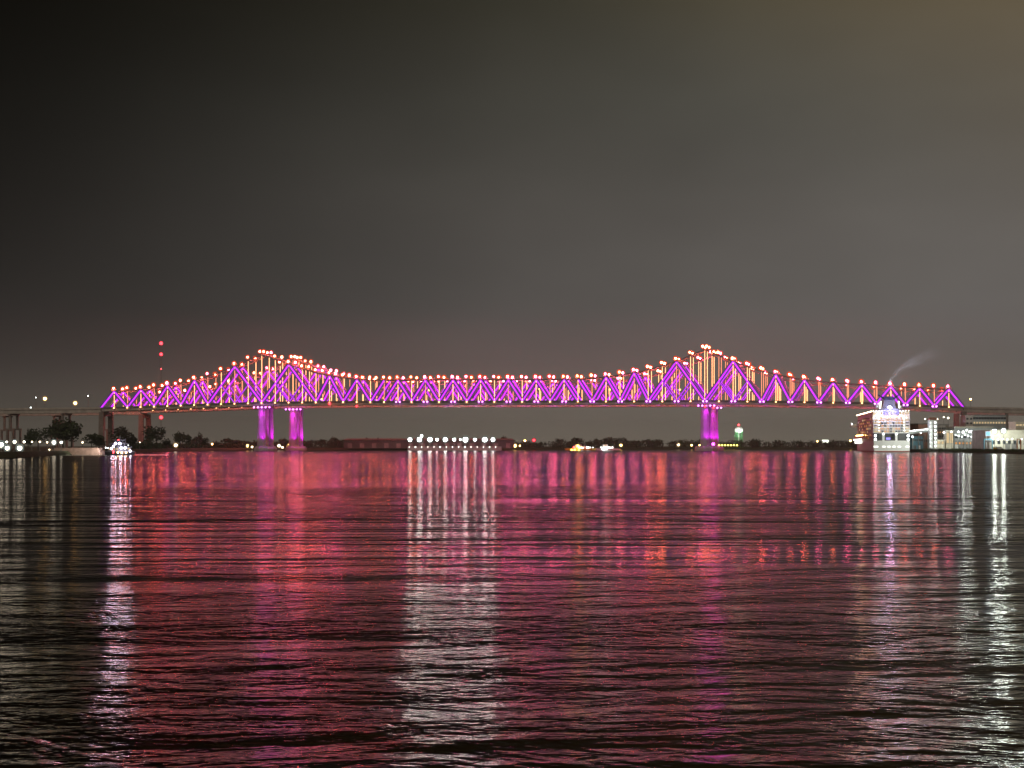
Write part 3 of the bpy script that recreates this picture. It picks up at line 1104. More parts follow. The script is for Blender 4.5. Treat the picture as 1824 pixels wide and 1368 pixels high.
# ------------------------------------------------------------------ towboat with its barge
def hull_outline(lg, bm, bow=.35, stern=.9, n=5):
    """plan of a boat, bow toward +y, anticlockwise"""
    hl, hb = lg / 2, bm / 2
    r = [(hb * stern, -hl), (hb, -hl * .6), (hb, hl * (1 - bow * 1.4))]
    for k in range(1, n):
        tt = k / n
        r.append((hb * math.cos(tt * PI / 2), hl * (1 - bow * 1.4) + hl * bow * 1.4 * math.sin(tt * PI / 2)))
    l_ = [(-x, y) for x, y in reversed(r)]
    return r + [(0, hl)] + l_


p = at(212, 812, 905)
tow_paint = principled('grey_white_paint', (.26, .26, .27), .5, 0, .1, .3)
root = thing('towboat', 'white towboat with stacked decks blazing with white and orange lights', 'towboat', (p.x, p.y, 0), math.radians(38))
m = MB()
ol = hull_outline(24, 10, .2)
m.prism([(x * .93, y * .95) for x, y in ol], -.6, 1.9, ol)
hl_ = m.build('hull', dark_hull, root)
m = MB()
m.prism([(x * 1.01, y * 1.01) for x, y in ol], 1.9, 2.3)
m.build('bulwark', tow_paint, root)
for z0, z1, lx, ly in ((2.3, 4.7, 7.6, 15), (4.7, 6.8, 6.4, 10), (6.8, 8.9, 4.6, 5.4)):
    m = MB()
    m.box((0, -.5, (z0 + z1) / 2), (lx, ly, z1 - z0))
    d = m.build('deckhouse' if z1 < 8 else 'wheelhouse', tow_paint, root)
    m = MB()
    m.box((0, -.5, z1 + .09), (lx + 1.4, ly + 1.4, .16))
    m.build('deck_overhang', tow_paint, d)
    for s in (-1, 1):
        for k in range(4):
            m = MB()
            m.box((s * (lx / 2 + .02), -.5 - ly / 2 + ly * (k + .5) / 4, (z0 + z1) / 2 + .2), (.08, ly / 8, .9))
            m.build('window', window_warm if z1 < 6 else dark_glass, d)
    for k in range(3):
        m = MB()
        m.box((-lx / 2 + lx * (k + .5) / 3, -.5 - ly / 2 - .02, (z0 + z1) / 2 + .2), (lx / 5, .08, .9))
        m.build('window', window_warm if z1 < 6 else dark_glass, d)
m = MB()
m.tube((0, -.5, 9), (0, -.5, 11.5), .12, .07, 6)
m.bar((-1.6, -.5, 10.3), (1.6, -.5, 10.3), .1)
m.build('mast', tow_paint, root)
for s in (-1, 1):
    m = MB()
    m.tube((s * 1.7, -5, 6.8), (s * 1.7, -5.2, 9.6), .5, .45, 8)
    m.build('exhaust_stack', dark_hull, root)
    m = MB()
    m.box((s * 2.6, 12.1, 2.2), (.9, .8, 3.6))
    m.build('push_knee', dark_hull, root)
BOAT = [(201.6, 803.3, 'red', .42), (210, 806, 'sodium', .5), (216.8, 806.5, 'sodium', .5), (224.5, 806, 'sodium', .5), (202, 806.3, 'red', .4),
        (198.5, 799, 'lilac', .55), (206, 790, 'lilac', .6), (213.5, 790, 'lilac', .55), (216, 798, 'lilac', .55), (223, 798, 'lilac', .6),
        (232, 803.5, 'lilac', .55), (211, 783.5, 'red', .32), (188.5, 797.3, 'wmid', .3), (192.5, 797.7, 'wmid', .25), (202, 795, 'lilac', .45),
        (228.5, 793, 'wmid', .16)]
for px, py, kd, r in BOAT:
    q = at(px, py, 890)
    ball(kd, 'deck_lamp', root, q, r)
    if kd == 'lilac':
        ball('halo_lilac', 'deck_lamp_halo', root, q, r * 1.9)
p = at(141, 811, 900)
root = thing('barge', 'low rusty cargo barge pushed ahead of the lit towboat', 'barge', (p.x - 1, p.y, 0), math.radians(86))
m = MB()
m.prism([(-5, -14.5), (5, -14.5), (5, 12.5), (-5, 12.5)], -.6, 3.2, [(-5.2, -14.5), (5.2, -14.5), (5.2, 15), (-5.2, 15)])
m.build('hull', rust_hull, root)
m = MB()
m.box((0, -.5, 3.6), (8, 26, .8))
m.build('cargo_coaming', rust_hull, root)
for k in range(6):
    m = MB()
    m.box((0, -11.3 + 4.3 * k, 4.15), (8.4, 4.1, .3))
    m.build('hatch_cover', rust_hull, root)
spot('barge_fill', root, at(197, 797, 884), at(140, 808, 895), (1, .88, .78), 26000, 75)  # spot without a fixture, added to brighten the barge side
q = at(178, 802.3, 897)
ball('warm', 'deck_lamp', root, q, .35)
ball('yellow', 'deck_lamp', root, at(137.5, 801.2, 897), .3)
# lit wash along barge and behind the towboat
foam = principled('foam', (.75, .75, .75), .8, 0, .3, .8)
random.seed(3)
m = MB()
for k in range(420):
    px = random.uniform(95, 190) if k < 230 else random.uniform(236, 300)
    Y0 = 878 if px < 200 else 915
    q = at(px, 0, Y0 + random.gauss(0, 1.6))
    m.ball((q.x, q.y, .05), random.uniform(.15, .55), 5, 3, .35)
tag(m.build('wake_foam', foam), 'thin white line of churned foam along the barge and towboat', kind='stuff')

# ------------------------------------------------------------------ two small lit boats at mid river


def small_boat(px, py, Y, rz, lg, label, hull_m, lamps):
    p = at(px, py, Y)
    root = thing('work_boat', label, 'boat', (p.x, p.y, 0), rz, 'small lit boats at mid river')
    m = MB()
    ol = hull_outline(lg, lg * .3, .4)
    m.prism([(x * .85, y * .94) for x, y in ol], -.5, 2.2, ol)
    m.build('hull', hull_m, root)
    m = MB()
    m.box((0, -lg * .06, 3.5), (lg * .2, lg * .42, 2.6))
    d = m.build('deckhouse', white_paint, root)
    m = MB()
    m.box((0, lg * .03, 5.9), (lg * .16, lg * .16, 2.2))
    wh = m.build('wheelhouse', white_paint, root)
    for s in (-1, 1):
        for k in range(3):
            m = MB()
            m.box((s * lg * .101, -lg * .22 + lg * .13 * (k + .5), 3.8), (.1, lg * .07, .9))
            m.build('window', window_warm, d)
        m = MB()
        m.box((s * lg * .081, lg * .03, 6.2), (.1, lg * .12, .9))
        m.build('window', window_warm, wh)
    m = MB()
    m.tube((0, lg * .02, 7), (0, lg * .02, 10), .12, .08, 6)
    m.build('mast', white_paint, root)
    for lx, ly, kd, r in lamps:
        ball(kd, 'deck_lamp', root, at(lx, ly, Y - lg * .1 - 2), r)
    return root


small_boat(1032, 802, 1900, math.radians(62), 40, 'small work boat lit yellow at mid river below the broad far tree', yellow_paint,
           [(1018.5, 802, 'yellow', 1.4), (1024, 802, 'yellow', 1.3), (1022.3, 797, 'red', 1.1), (1029, 794.5, 'yellow', 1.4), (1032, 797.5, 'yellow', 1.5),
            (1037, 799, 'wmid', 1.5), (1042, 798, 'wmid', 1.3), (1047, 797.5, 'wmid', 1.0), (1040, 801.5, 'wmid', 1.1), (1031, 802.3, 'yellow', 1.2),
            (1051, 797, 'wmid', .6), (1056, 797, 'wmid', .45)])
small_boat(1080, 801, 1900, math.radians(80), 34, 'small boat lit cold white right of the yellow lit boat', white_paint,
           [(1074, 799, 'wmid', 1.2), (1077.5, 798, 'wmid', 1.4), (1081, 797.6, 'wmid', 1.3), (1075.5, 801, 'lilac', .25), (1086, 797.5, 'wmid', .7),
            (1091, 797.2, 'wmid', .45), (1070.5, 796.5, 'wmid', .5)])

# ------------------------------------------------------------------ lit oblong sign far right
p = at(1470, 786, 2300)
root = thing('billboard', 'bright white oblong billboard over the dark trees left of the cruise ship', 'billboard', (p.x, p.y, BANK))
m = MB()
for s in (-1, 1):
    m.tube((s * 3, 0, 0), (s * 3, 0, p.z - BANK - 1.5), .35, .3, 6)
m.build('posts', steel_dark, root)
m = MB()
m.box((0, .4, p.z - BANK), (10, .5, 4.8))
m.build('frame', steel_dark, root)
m = MB()
m.box((0, 0, p.z - BANK), (9.4, .25, 4.2))
m.build('panel', lamp_mat('billboard_panel', (.93, 1.0, .8), 2.5), root)
#<<2
# ------------------------------------------------------------------ cruise ship moored along the right bank
ship_at = Vector((327.7, 1335, 0))
SH = math.radians(-8.6)
ship = thing('cruise_ship', 'large white cruise ship seen from astern, decks full of lights, at the right bank', 'cruise ship', ship_at, SH)
SM = WM[ship.name]


def sp_(x, y, z):
    return SM @ Vector((x, y, z))


LG, BM = 250, 32
ol = [(-15.2, 0), (15.2, 0), (16, 30), (16, 185)] + [(16 * math.cos(t_ / 8 * PI / 2), 185 + 65 * math.sin(t_ / 8 * PI / 2)) for t_ in range(1, 8)] + [(0, 250)]
ol += [(-x, y) for x, y in reversed(ol[4:-1])] + [(-16, 185), (-16, 30)]
ol = ol[:2] + ol[2:]
m = MB()
m.prism([(x * .97, y) for x, y in ol], -2, 1.0, [(x * .985, y) for x, y in ol])
boot = m.build('boot_topping', red_hull, ship)
m = MB()
m.prism([(x * .985, y) for x, y in ol], 1.0, 9.5, ol)
hull = m.build('hull', hull_paint, ship)
for x, wd in ((-13.4, 3.8), (-6.7, 2.7), (-2.4, 2.4), (1.8, 2.4), (6.3, 2.7), (13.2, 3.0)):
    m = MB()
    m.box((x, -.06, 4.7), (wd, .14, 1.25))
    m.build('porthole', window_white, hull)
    m = MB()
    m.box((x, -.02, 4.7), (wd + .5, .1, 1.75))
    m.build('porthole_rim', white_paint, hull)
m = MB()
m.box((0, .15, 9.7), (30.6, .5, .5))
m.box((0, .15, 1.3), (29.4, .5, .3))
m.build('rubbing_strake', white_paint, hull)
# open mooring deck
m = MB()
m.box((0, 9.5, 13), (30.4, .6, 7))
m.build('mooring_deck_wall', dark_hull, ship)
for x in (-7.0, 3.9):
    m = MB()
    m.box((x, .9, 13), (1.9, 1.4, 6.8))
    m.build('pillar', white_paint, ship)
for x in (-15.2, 15.2):
    m = MB()
    m.box((x, 5, 13), (.8, 9, 6.8))
    m.build('side_frame', dark_hull, ship)
for x, z in ((-14, 14.1), (-14, 10.9), (14, 14.1), (14, 10.9)):
    ball('wmid', 'stern_lamp', ship, sp_(x * .98, .2, z), .95)
ball('wmid', 'pillar_lamp', ship, sp_(-7.0, 0, 15.8), .6)
ball('wmid', 'pillar_lamp', ship, sp_(3.9, 0, 15.8), .6)
m = MB()
m.box((-2.2, 9.0, 11.7), (3.6, .4, 1.8))
m.build('screen', window_indigo, ship)
# superstructure body and its port side
m = MB()
body = [(-15.4, 9.8), (15.4, 9.8), (15.4, 190), (11, 222), (-11, 222), (-15.4, 190)]
m.prism(body, 9.5, 30.4)
sup = m.build('superstructure', cream_paint, ship)
random.seed(12)
for k, z in enumerate((12.4, 15.2, 18.0, 20.8, 23.6, 26.4, 29.2)):
    m = MB()
    m.box((-15.9, 108, z + 1.1), (1.4, 170, .35))
    m.box((15.9, 108, z + 1.1), (1.4, 170, .35))
    m.build('balcony_deck', cream_paint, sup)
    for q in range(17):
        if random.random() < .40:
            m = MB()
            m.box((-15.45, 28 + q * 10, z), (.12, 5.2, 1.5))
            m.build('cabin_window', random.choice((window_amber, window_warm, window_amber, dark_glass)), sup)
for k in range(10):
    m = MB()
    yb = 62 + k * 13.5
    m.prism([(x, y + yb) for x, y in hull_outline(10, 3.6, .3)], 12.3, 14.6, [(x * .8, y * .9 + yb) for x, y in hull_outline(10, 3.6, .3)])
    lb = m.build('lifeboat', orange_paint, ship, SM @ Matrix.Translation((-17.6, 0, 0)))
    if k > 2:
        ball('sodium', 'lifeboat_lamp', lb, sp_(-17.2, yb, 15.3), .5)
for k in range(11):
    m = MB()
    m.box((-16.1, 128 + k * 9.2, 9.0), (.3, 5.6, 2.6))
    m.build('promenade_window', window_white, ship)
for k in range(7):  # bulbs and spots added outboard to brighten the hull below
    q = sp_(-17.4, 120 + k * 16, 11.4)
    ball('wmid', 'hull_fill_bulb', ship, q, .55)
    spot('hull_fill', ship, q, sp_(-15.9, 120 + k * 16, 4), (1, .84, .72), 2500, 120)
m = MB()
m.box((-18.5, 196, 25.2), (7.5, 7, 3.0))
m.box((18.5, 196, 25.2), (7.5, 7, 3.0))
m.build('bridge_wing', white_paint, ship)
ball('wmid', 'bridge_wing_lamp', ship, sp_(-21, 192, 27.2), .5)
for k in range(22):
    q = sp_(-15.3, 24 + k * 8.6, 35.7)
    ball('warm', 'top_deck_lamp', ship, q, .42)
m = MB()
m.box((-14.8, 110, 33), (.8, 172, 5.0))
m.box((14.8, 110, 33), (.8, 172, 5.0))
m.build('top_screen', cream_paint, ship)
m = MB()
m.box((0, 110, 30.7), (30.6, 180, .5))
m.build('lido_deck', cream_paint, ship)
# stern terraces, each deck a slab with railing and wings
for k, z in enumerate((16.6, 19.1, 21.5, 23.9, 26.3, 28.7)):
    y0 = .6 + k * .9
    m = MB()
    m.box((0, (y0 + 10) / 2, z), (31.0, 10 - y0, .5))
    sl = m.build('stern_deck', white_paint, ship)
    m = MB()
    m.box((0, y0 + .1, z + 1.25), (21.5, .1, .14))
    for q in range(12):
        m.box((-10.7 + q * 1.95, y0 + .1, z + .75), (.1, .1, 1.0))
    m.build('railing', white_paint, sl)
    for s in (-1, 1):
        m = MB()
        m.box((s * 13.3, y0 + 3.4, z + 1.2), (4.4, 5.4, 1.9))
        m.build('wing_block', cream_paint, sl)
        m = MB()
        m.box((s * 13.3, y0 + .62, z + 1.45), (2.6, .1, .9))
        m.build('wing_window', random.choice((window_warm, window_warm, dark_glass)), sl)
    for q in range(9):
        m = MB()
        m.box((-9.4 + q * 2.35, 9.72, z + 1.3), (1.6, .14, 1.5))
        m.build('terrace_window', random.choice((window_warm, dark_glass, window_amber, dark_glass)) if k < 4 else window_amber, sl)
    for s in (-1, 1):
        ball('wsoft', 'terrace_lamp', sl, sp_(s * 10.6, y0 + .4, z + 2.0), .45)
for q in range(8):
    ball('sodium', 'bar_lamp', ship, sp_(-7 + q * 1.85, 5.2, 30.6), .42)
for x in (-12, -10, 9.5, 11, 12.8):
    ball('wsoft', 'wing_lamp', ship, sp_(x, 4.4, 29.9), .4)
for s in (-1, 1):
    m = MB()
    m.box((s * 11.2, 12, 33.2), (9.0, 10, 5.4), 0, .96)
    bl = m.build('top_block', cream_paint, ship)
    for q in range(4):
        m = MB()
        m.box((s * 11.2 - 3.4 + q * 2.2, 6.95, 33.6), (1.3, .14, 1.8))
        m.build('top_window', window_warm, bl)
    for q in range(4):
        ball('wsoft', 'rim_lamp', bl, sp_(s * 11.2 - 3.8 + q * 2.5, 6.6, 36.0), .33)
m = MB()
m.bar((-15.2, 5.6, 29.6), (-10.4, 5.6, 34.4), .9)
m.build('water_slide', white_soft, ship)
# lit drum below the funnel
m = MB()
m.tube((0, 17, 30.6), (0, 17, 36.6), 10.6, 11.6, 20)
m.tube((0, 17, 36.6), (0, 17, 38.4), 11.6, 8.0, 20)
m.build('sun_deck_drum', drum_paint, ship)
for q in range(9):
    a = -PI / 2 + (q - 4) * .28
    ball('blue', 'indigo_lamp', ship, sp_(11.9 * math.cos(a), 17 + 11.9 * math.sin(a), 34.0), .7)
    m = MB()
for x in (-9, 9):
    spot('indigo_floodlight', ship, sp_(x, 3, 31.5), sp_(x * .3, 8, 36), (.30, .25, 1), 2500, 110)
m = MB()
m.bar((-1.8, 6.0, 38.4), (-1.8, -1.0, 39.6), .4)
m.build('floodlight_boom', steel_dark, ship)
ball('lilachot', 'deck_floodlight', ship, sp_(-1.8, -2.0, 38.4), 1.6, .8)
ball('halo_lilac', 'deck_floodlight_halo', ship, sp_(-1.8, -2.0, 38.4), 3.0, .8)
m = MB()
m.ball((-9.6, 26, 40.2), 2.2, 10, 7)
m.ball((9.8, 26, 39.6), 1.7, 10, 7)
m.tube((-9.6, 26, 36), (-9.6, 26, 39), .5)
m.tube((9.8, 26, 36), (9.8, 26, 39), .5)
m.build('radar_dome', white_paint, ship)
m = MB()
m.prism([(-6, 22), (6, 22), (5, 38), (-5, 38)], 36.6, 45.5, [(-4.4, 23.5), (4.4, 23.5), (3.8, 34), (-3.8, 34)])
fu = m.build('funnel', drum_paint, ship)
m = MB()
m.prism([(-4.5, 23.4), (4.5, 23.4), (3.9, 34.1), (-3.9, 34.1)], 45.5, 49.0, [(-3.4, 25), (3.4, 25), (3, 33), (-3, 33)])
m.build('funnel_top', funnel_paint, fu)
for s in (-1, 1):
    m = MB()
    m.add([(s * 4, 25, 45.6), (s * 4, 33, 45.6), (s * 4.2, 25, 48), (s * 4.2, 33, 48), (s * 9.4, 29, 50.4), (s * 9.4, 34, 50.4), (s * 9.3, 29, 51.2), (s * 9.3, 34, 51.2)],
          [(0, 1, 5, 4), (2, 6, 7, 3), (0, 4, 6, 2), (1, 3, 7, 5), (4, 5, 7, 6), (0, 2, 3, 1)])
    m.build('funnel_fin', funnel_paint, fu)
    m = MB()
    m.tube((s * 8.2, 20, 38), (s * 7.6, 20, 44.5), .6, .5, 8)
    m.build('lamp_column', white_soft, ship)
spot('smoke_light', ship, sp_(0, 30, 52), at(1612, 655, 1372), (.80, .84, 1), 500000, 80)
m = MB()
for x, y in ((-16, 40), (-15, 60), (-11, 48)):
    m.tube((x * .8, y, 36), (x * .8, y, 41 + y * .05), .16, .1, 6)
m.build('antenna', white_paint, ship)

# thin exhaust smoke drifting up and to the right
vm = bpy.data.materials.new('smoke')
vm.use_nodes = True
t = vm.node_tree
for n in list(t.nodes):
    t.nodes.remove(n)
co_ = t.nodes.new('ShaderNodeTexCoord')
mp2 = t.nodes.new('ShaderNodeMapping')
mp2.inputs['Rotation'].default_value = (0, .75, 0)
mp2.inputs['Scale'].default_value = (.045, .09, .14)
t.links.new(co_.outputs['Object'], mp2.inputs[0])
n1 = t.nodes.new('ShaderNodeTexNoise')
n1.inputs['Scale'].default_value = 1.0
n1.inputs['Detail'].default_value = 3
t.links.new(mp2.outputs[0], n1.inputs['Vector'])
r1 = t.nodes.new('ShaderNodeMapRange')
r1.inputs[1].default_value, r1.inputs[2].default_value = .34, .74
r1.inputs[3].default_value, r1.inputs[4].default_value = 0.0, .006
t.links.new(n1.outputs[0], r1.inputs[0])
pv = t.nodes.new('ShaderNodeVolumePrincipled')
pv.inputs['Color'].default_value = (.9, .9, .92, 1)
N, L, nt = t.nodes, t.links, t
sx_ = N.new('ShaderNodeSeparateXYZ')
L.new(co_.outputs['Object'], sx_.inputs[0])
px_ = wmath('MAXIMUM', sx_.outputs[0], .3)
axis_z = wmath('MULTIPLY', wmath('POWER', px_, .4), 8.0)            # the bent axis of the plume
dzz = wmath('MULTIPLY', wmath('SUBTRACT', sx_.outputs[2], axis_z), .85)
rad = wmath('SQRT', wmath('ADD', wmath('MULTIPLY', dzz, dzz), wmath('MULTIPLY', sx_.outputs[1], sx_.outputs[1])))
rel = wmath('DIVIDE', rad, wmath('ADD', wmath('MULTIPLY', px_, .15), 2.6))
edge = rng(rel, .2, 1.0, 1.0, 0.0)
tail = rng(px_, 3, 54, 1.9, 0.0)
thin = wmath('MULTIPLY', wmath('MULTIPLY', edge, tail), 1.5)
L.new(wmath('MULTIPLY', r1.outputs[0], thin), pv.inputs['Density'])
om = t.nodes.new('ShaderNodeOutputMaterial')
t.links.new(pv.outputs[0], om.inputs['Volume'])
m = MB()
path = [(1581, 702, 2.2), (1584, 684, 3.8), (1594, 668, 5.0), (1614, 652, 6.5), (1645, 637, 8.5), (1695, 620, 10)]
n = 12
vs = []
c0 = at(1581, 700, 1370)
for px, py, r in path:
    q = at(px, py, 1372) - c0
    for i in range(n):
        a = 2 * PI * i / n
        vs.append((q.x + r * math.cos(a) * .6, q.y + r * math.sin(a), q.z - r * .75 * math.cos(a)))
fs = [(j * n + i, j * n + (i + 1) % n, (j + 1) * n + (i + 1) % n, (j + 1) * n + i) for j in range(len(path) - 1) for i in range(n)]
fs += [tuple(range(n - 1, -1, -1)), tuple((len(path) - 1) * n + i for i in range(n))]
m.add(vs, fs)
tag(m.build('smoke', vm, None, Matrix.Translation(c0)), 'faint grey smoke drifting up to the right from the ship funnel', kind='stuff')

# ------------------------------------------------------------------ the wharf on the right bank
WY = 1330


def span(px0, px1, Y):
    a_, c_ = at(px0, 0, Y).x, at(px1, 0, Y).x
    return (a_ + c_) / 2, c_ - a_


def zed(py, Y):
    return at(0, py, Y).z


def building(name, label, cat, px0, px1, top, Y, dep, mat, roof=None, roof_h=.8, wins=None, doors=None):
    cx, wd = span(px0, px1, Y)
    root = thing(name, label, cat, (cx, Y + dep / 2, BANK))
    hh = zed(top, Y) - BANK
    m = MB()
    m.box((0, 0, hh / 2), (wd, dep, hh))
    wall = m.build('wall', mat, root)
    m = MB()
    m.box((0, 0, hh + roof_h / 2), (wd + .8, dep + .8, roof_h))
    m.build('roof', roof or steel_dark, root)
    for (py, nwin, wh, mt, frac) in wins or ():
        z = zed(py, Y) - BANK
        for k in range(nwin):
            x = -wd / 2 + wd * (k + .5) / nwin
            m = MB()
            m.box((x, -dep / 2 - .05, z), (wd / nwin * frac + .3, .12, wh + .3))
            fr = m.build('window_frame', steel_dark, root)
            m = MB()
            m.box((x, -dep / 2 - .13, z), (wd / nwin * frac, .1, wh))
            m.build('pane', mt, fr)
    for (px, dw, dh, mt) in doors or ():
        x = at(px, 0, Y).x - cx
        m = MB()
        m.box((x, -dep / 2 - .08, dh / 2), (dw, .18, dh))
        m.build('door', mt, root)
    return root


# boarding tower with a lit landing on each floor
cx, wd = span(1654, 1667.5, WY)
root = thing('boarding_tower', 'white passenger boarding tower with a lit landing on every floor and brown roof', 'boarding tower', (cx, WY, BANK))
zt = zed(748, WY) - BANK
W = WM[root.name].translation
m = MB()
m.box((-1.4, 1.2, zt / 2), (2.6, 5, zt))
m.build('lift_shaft', white_paint, root)
for sx in (-1, 1):
    for sy in (-1, 1):
        m = MB()
        m.box((sx * (wd / 2 - .2), sy * 3.2, zt / 2), (.36, .36, zt))
        m.build('corner_post', white_paint, root)
for k in range(8):
    z = zt * k / 7.5 + .2
    m = MB()
    m.box((0, 0, z), (wd, 7, .35))
    m.box((0, -3.4, z + .9), (wd, .1, .5))
    m.build('landing', white_paint, root)
    if k:
        ball('wmid', 'landing_lamp', root, W + Vector((1.7, -3.0, z - .9)), .62 if k % 2 else .75)
        ball('wmid', 'landing_lamp', root, W + Vector((-2.6, -3.1, z - .9)), .3)
m = MB()
m.prism([(-wd / 2 - .7, -4.2), (wd / 2 + .7, -4.2), (wd / 2 + .7, 4.2), (-wd / 2 - .7, 4.2)], zt, zt + 2.2,
        [(-wd / 2 + 1, -2), (wd / 2 - 1, -2), (wd / 2 - 1, 2), (-wd / 2 + 1, 2)])
m.build('roof', brick_red, root)
ball('hot', 'roof_lamp', root, W + Vector((wd / 2 + .2, -3.4, zt + .6)), .42)
# boarding bridge from tower to ship
a, c = at(1621, 768, WY), at(1653.6, 764.5, WY)
root = thing('boarding_bridge', 'covered boarding bridge hung with a row of small white lamps from ship to tower', 'boarding bridge', (a.x, WY + 3, a.z - 2.6))
m = MB()
dl = c - a
m.bar((0, 0, 1.3), (dl.x, 0, dl.z + 1.3), 2.6, 2.4)
m.build('corridor', grey_clad, root)
for k in range(3):
    m = MB()
    x = dl.x * (.2 + .3 * k)
    m.box((x, 0, -(a.z - 2.6 - BANK) / 2), (.5, 1.6, a.z - 2.6 - BANK))
    m.build('leg', steel_dark, root)
W = WM[root.name].translation
for k in range(10):
    f = (k + .5) / 10
    ball('wmid', 'eave_lamp', root, W + Vector((dl.x * f, -1.5, 2.7 + dl.z * f)), .42 if k not in (2, 9) else .6)

building('sheet_clad_hall', 'brown red clad hall behind the boarding bridge', 'hall', 1636, 1653, 756, WY + 40, 30, brick_red, steel_dark, 1.0,
         [(785, 4, 2.0, dark_glass, .6)])
building('blue_shelter', 'low blue clad shelter between the ship stern and the boarding tower', 'shelter', 1625, 1644, 778, WY + 6, 12, blue_tarp, blue_tarp, .5,
         [(784, 5, 1.6, dark_glass, .6)], [(1630, 2, 3.2, steel_dark), (1638, 2, 3.2, white_paint)])
building('kiosk', 'small pale yellow lit kiosk right of the boarding tower', 'kiosk', 1669, 1683, 784, WY, 8, cream_paint, cream_paint, .4,
         [(788.5, 2, 2.2, window_warm, .7)])
building('service_block', 'dull brown service block with small lamps behind the yellow kiosk', 'building', 1668, 1690, 757, WY + 45, 24, concrete_dark, steel_dark, .7,
         [(763, 5, 1.3, dark_glass, .6), (770, 5, 1.3, window_amber, .3), (777, 5, 1.3, dark_glass, .6)])
building('gate_house', 'tall pale gate house with two lit panels right of the yellow kiosk', 'gate house', 1685, 1698, 767.5, WY + 4, 8, cream_paint, white_paint, .5,
         [(780, 2, 9.0, window_warm, .72)])
building('terminal', 'grey green terminal building with two stepped upper storeys at the right bank', 'terminal building', 1700, 1769, 762, WY + 20, 40, grey_clad, beige_clad, 1.2,
         [(789.5, 11, 1.6, window_amber, .5), (778, 9, 2.4, dark_glass, .7)], [(1704, 3, 4, white_paint), (1750, 3, 4, steel_dark)])
W_ = bpy.data.objects['terminal']
for k in range(12):
    ball('wmid', 'wall_lamp', W_, at(1702 + k * 5.6, 775 + (k * 7 % 3) * 1.4, WY + 17), .42 + .2 * (k % 3 == 1))
building('office_tier', 'long grey upper storey block with dark window bands above the terminal', 'office block', 1733, 1792, 740, WY + 62, 26, grey_clad, steel_dark, .8,
         [(745, 12, 1.7, dark_glass, .85), (753, 12, 1.7, window_warm, .5)])
building('stair_core', 'pale square stair core at the left end of the long grey office block', 'stair tower', 1720, 1733, 740.5, WY + 60, 14, concrete, concrete, .6,
         [(746, 2, 1.4, dark_glass, .5), (754, 2, 1.4, dark_glass, .5)])
building('warehouse', 'big plain beige warehouse wall at the right edge under the strong floodlights', 'warehouse', 1765, 1850, 769, 1225, 50, beige_clad, beige_clad, 1.4,
         [(788, 9, 2.6, dark_glass, .5)], [(1795, 4, 5, steel_dark), (1806, 4, 5, steel_dark)])
building('roof_cabin', 'pale flat roofed cabin standing above the beige warehouse at the right edge', 'cabin', 1809, 1845, 753, 1290, 18, cream_paint, cream_paint, .8,
         [(757, 6, 1.2, window_warm, .7)])
W_ = bpy.data.objects['warehouse']
for k in range(9):
    ball('wmid', 'wall_lamp', W_, at(1769 + k * 8.5, 782 + (k % 2), 1222), .40)
# lit blue screen and blue gantry
cx, wd = span(1753.5, 1762.5, 1215)
root = thing('screen', 'square light blue lit screen on posts in front of the terminal', 'screen', (cx, 1212, BANK))
z = zed(772.5, 1212) - BANK
m = MB()
m.box((-1.4, .2, z / 2), (.3, .3, z))
m.box((1.4, .2, z / 2), (.3, .3, z))
m.build('post', steel_dark, root)
m = MB()
m.box((0, 0, z), (wd, .4, 3.4))
m.build('frame', steel_dark, root)
m = MB()
m.box((0, -.25, z), (wd - .5, .1, 3.0))
m.build('panel', window_blue, root)
cx, wd = span(1752, 1768, 1205)
root = thing('gantry', 'blue steel gantry frame below the lit blue screen', 'gantry', (cx, 1205, BANK))
z = zed(782.5, 1205) - BANK
for s in (-1, 1):
    m = MB()
    m.box((s * (wd / 2 - .3), 0, z / 2), (.5, 2.4, z))
    m.build('leg', blue_tarp, root)
m = MB()
m.box((0, 0, z), (wd, 2.6, .9))
m.build('beam', blue_tarp, root)
m = MB()
m.box((0, -.6, z - 1.6), (wd * .6, 1.4, 1.2))
m.build('hoist_cabin', dark_hull, root)
root = thing('quay_gate', 'tall narrow orange gate frame at the right edge of the wharf', 'gate', (at(1815, 0, 1130).x, 1130, BANK))
z = zed(783, 1130) - BANK
for x in (-1.3, 1.3):
    m = MB()
    m.box((x, 0, z / 2), (.7, .7, z))
    m.build('post', orange_paint, root)
m = MB()
m.box((0, 0, z + .25), (3.5, .8, .5))
m.build('lintel', orange_paint, root)
# vehicles on the quay
def van(px, Y, label, paint):
    x = at(px, 0, Y).x
    root = thing('van', label, 'van', (x, Y, BANK), .12)
    m = MB()
    m.prism([(-2.6, -.95), (2.6, -.95), (2.6, .95), (-2.6, .95)], .45, 1.3)
    m.prism([(-2.6, -.95), (1.6, -.95), (1.6, .95), (-2.6, .95)], 1.3, 2.3, [(-2.5, -.85), (.9, -.85), (.9, .85), (-2.5, .85)])
    m.build('body', paint, root)
    for s in (-1, 1):
        m = MB()
        m.box((.75, s * .92, 1.75), (.9, .06, .55))
        m.build('window', dark_glass, root)
        for xx in (-1.7, 1.7):
            m = MB()
            m.tube((xx, s * .78, .36), (xx, s * 1.0, .36), .36, .36, 10)
            m.build('wheel', rubber, root)
        m = MB()
        m.box((2.62, s * .65, .85), (.06, .35, .22))
        m.build('headlight', window_white, root)
    return root


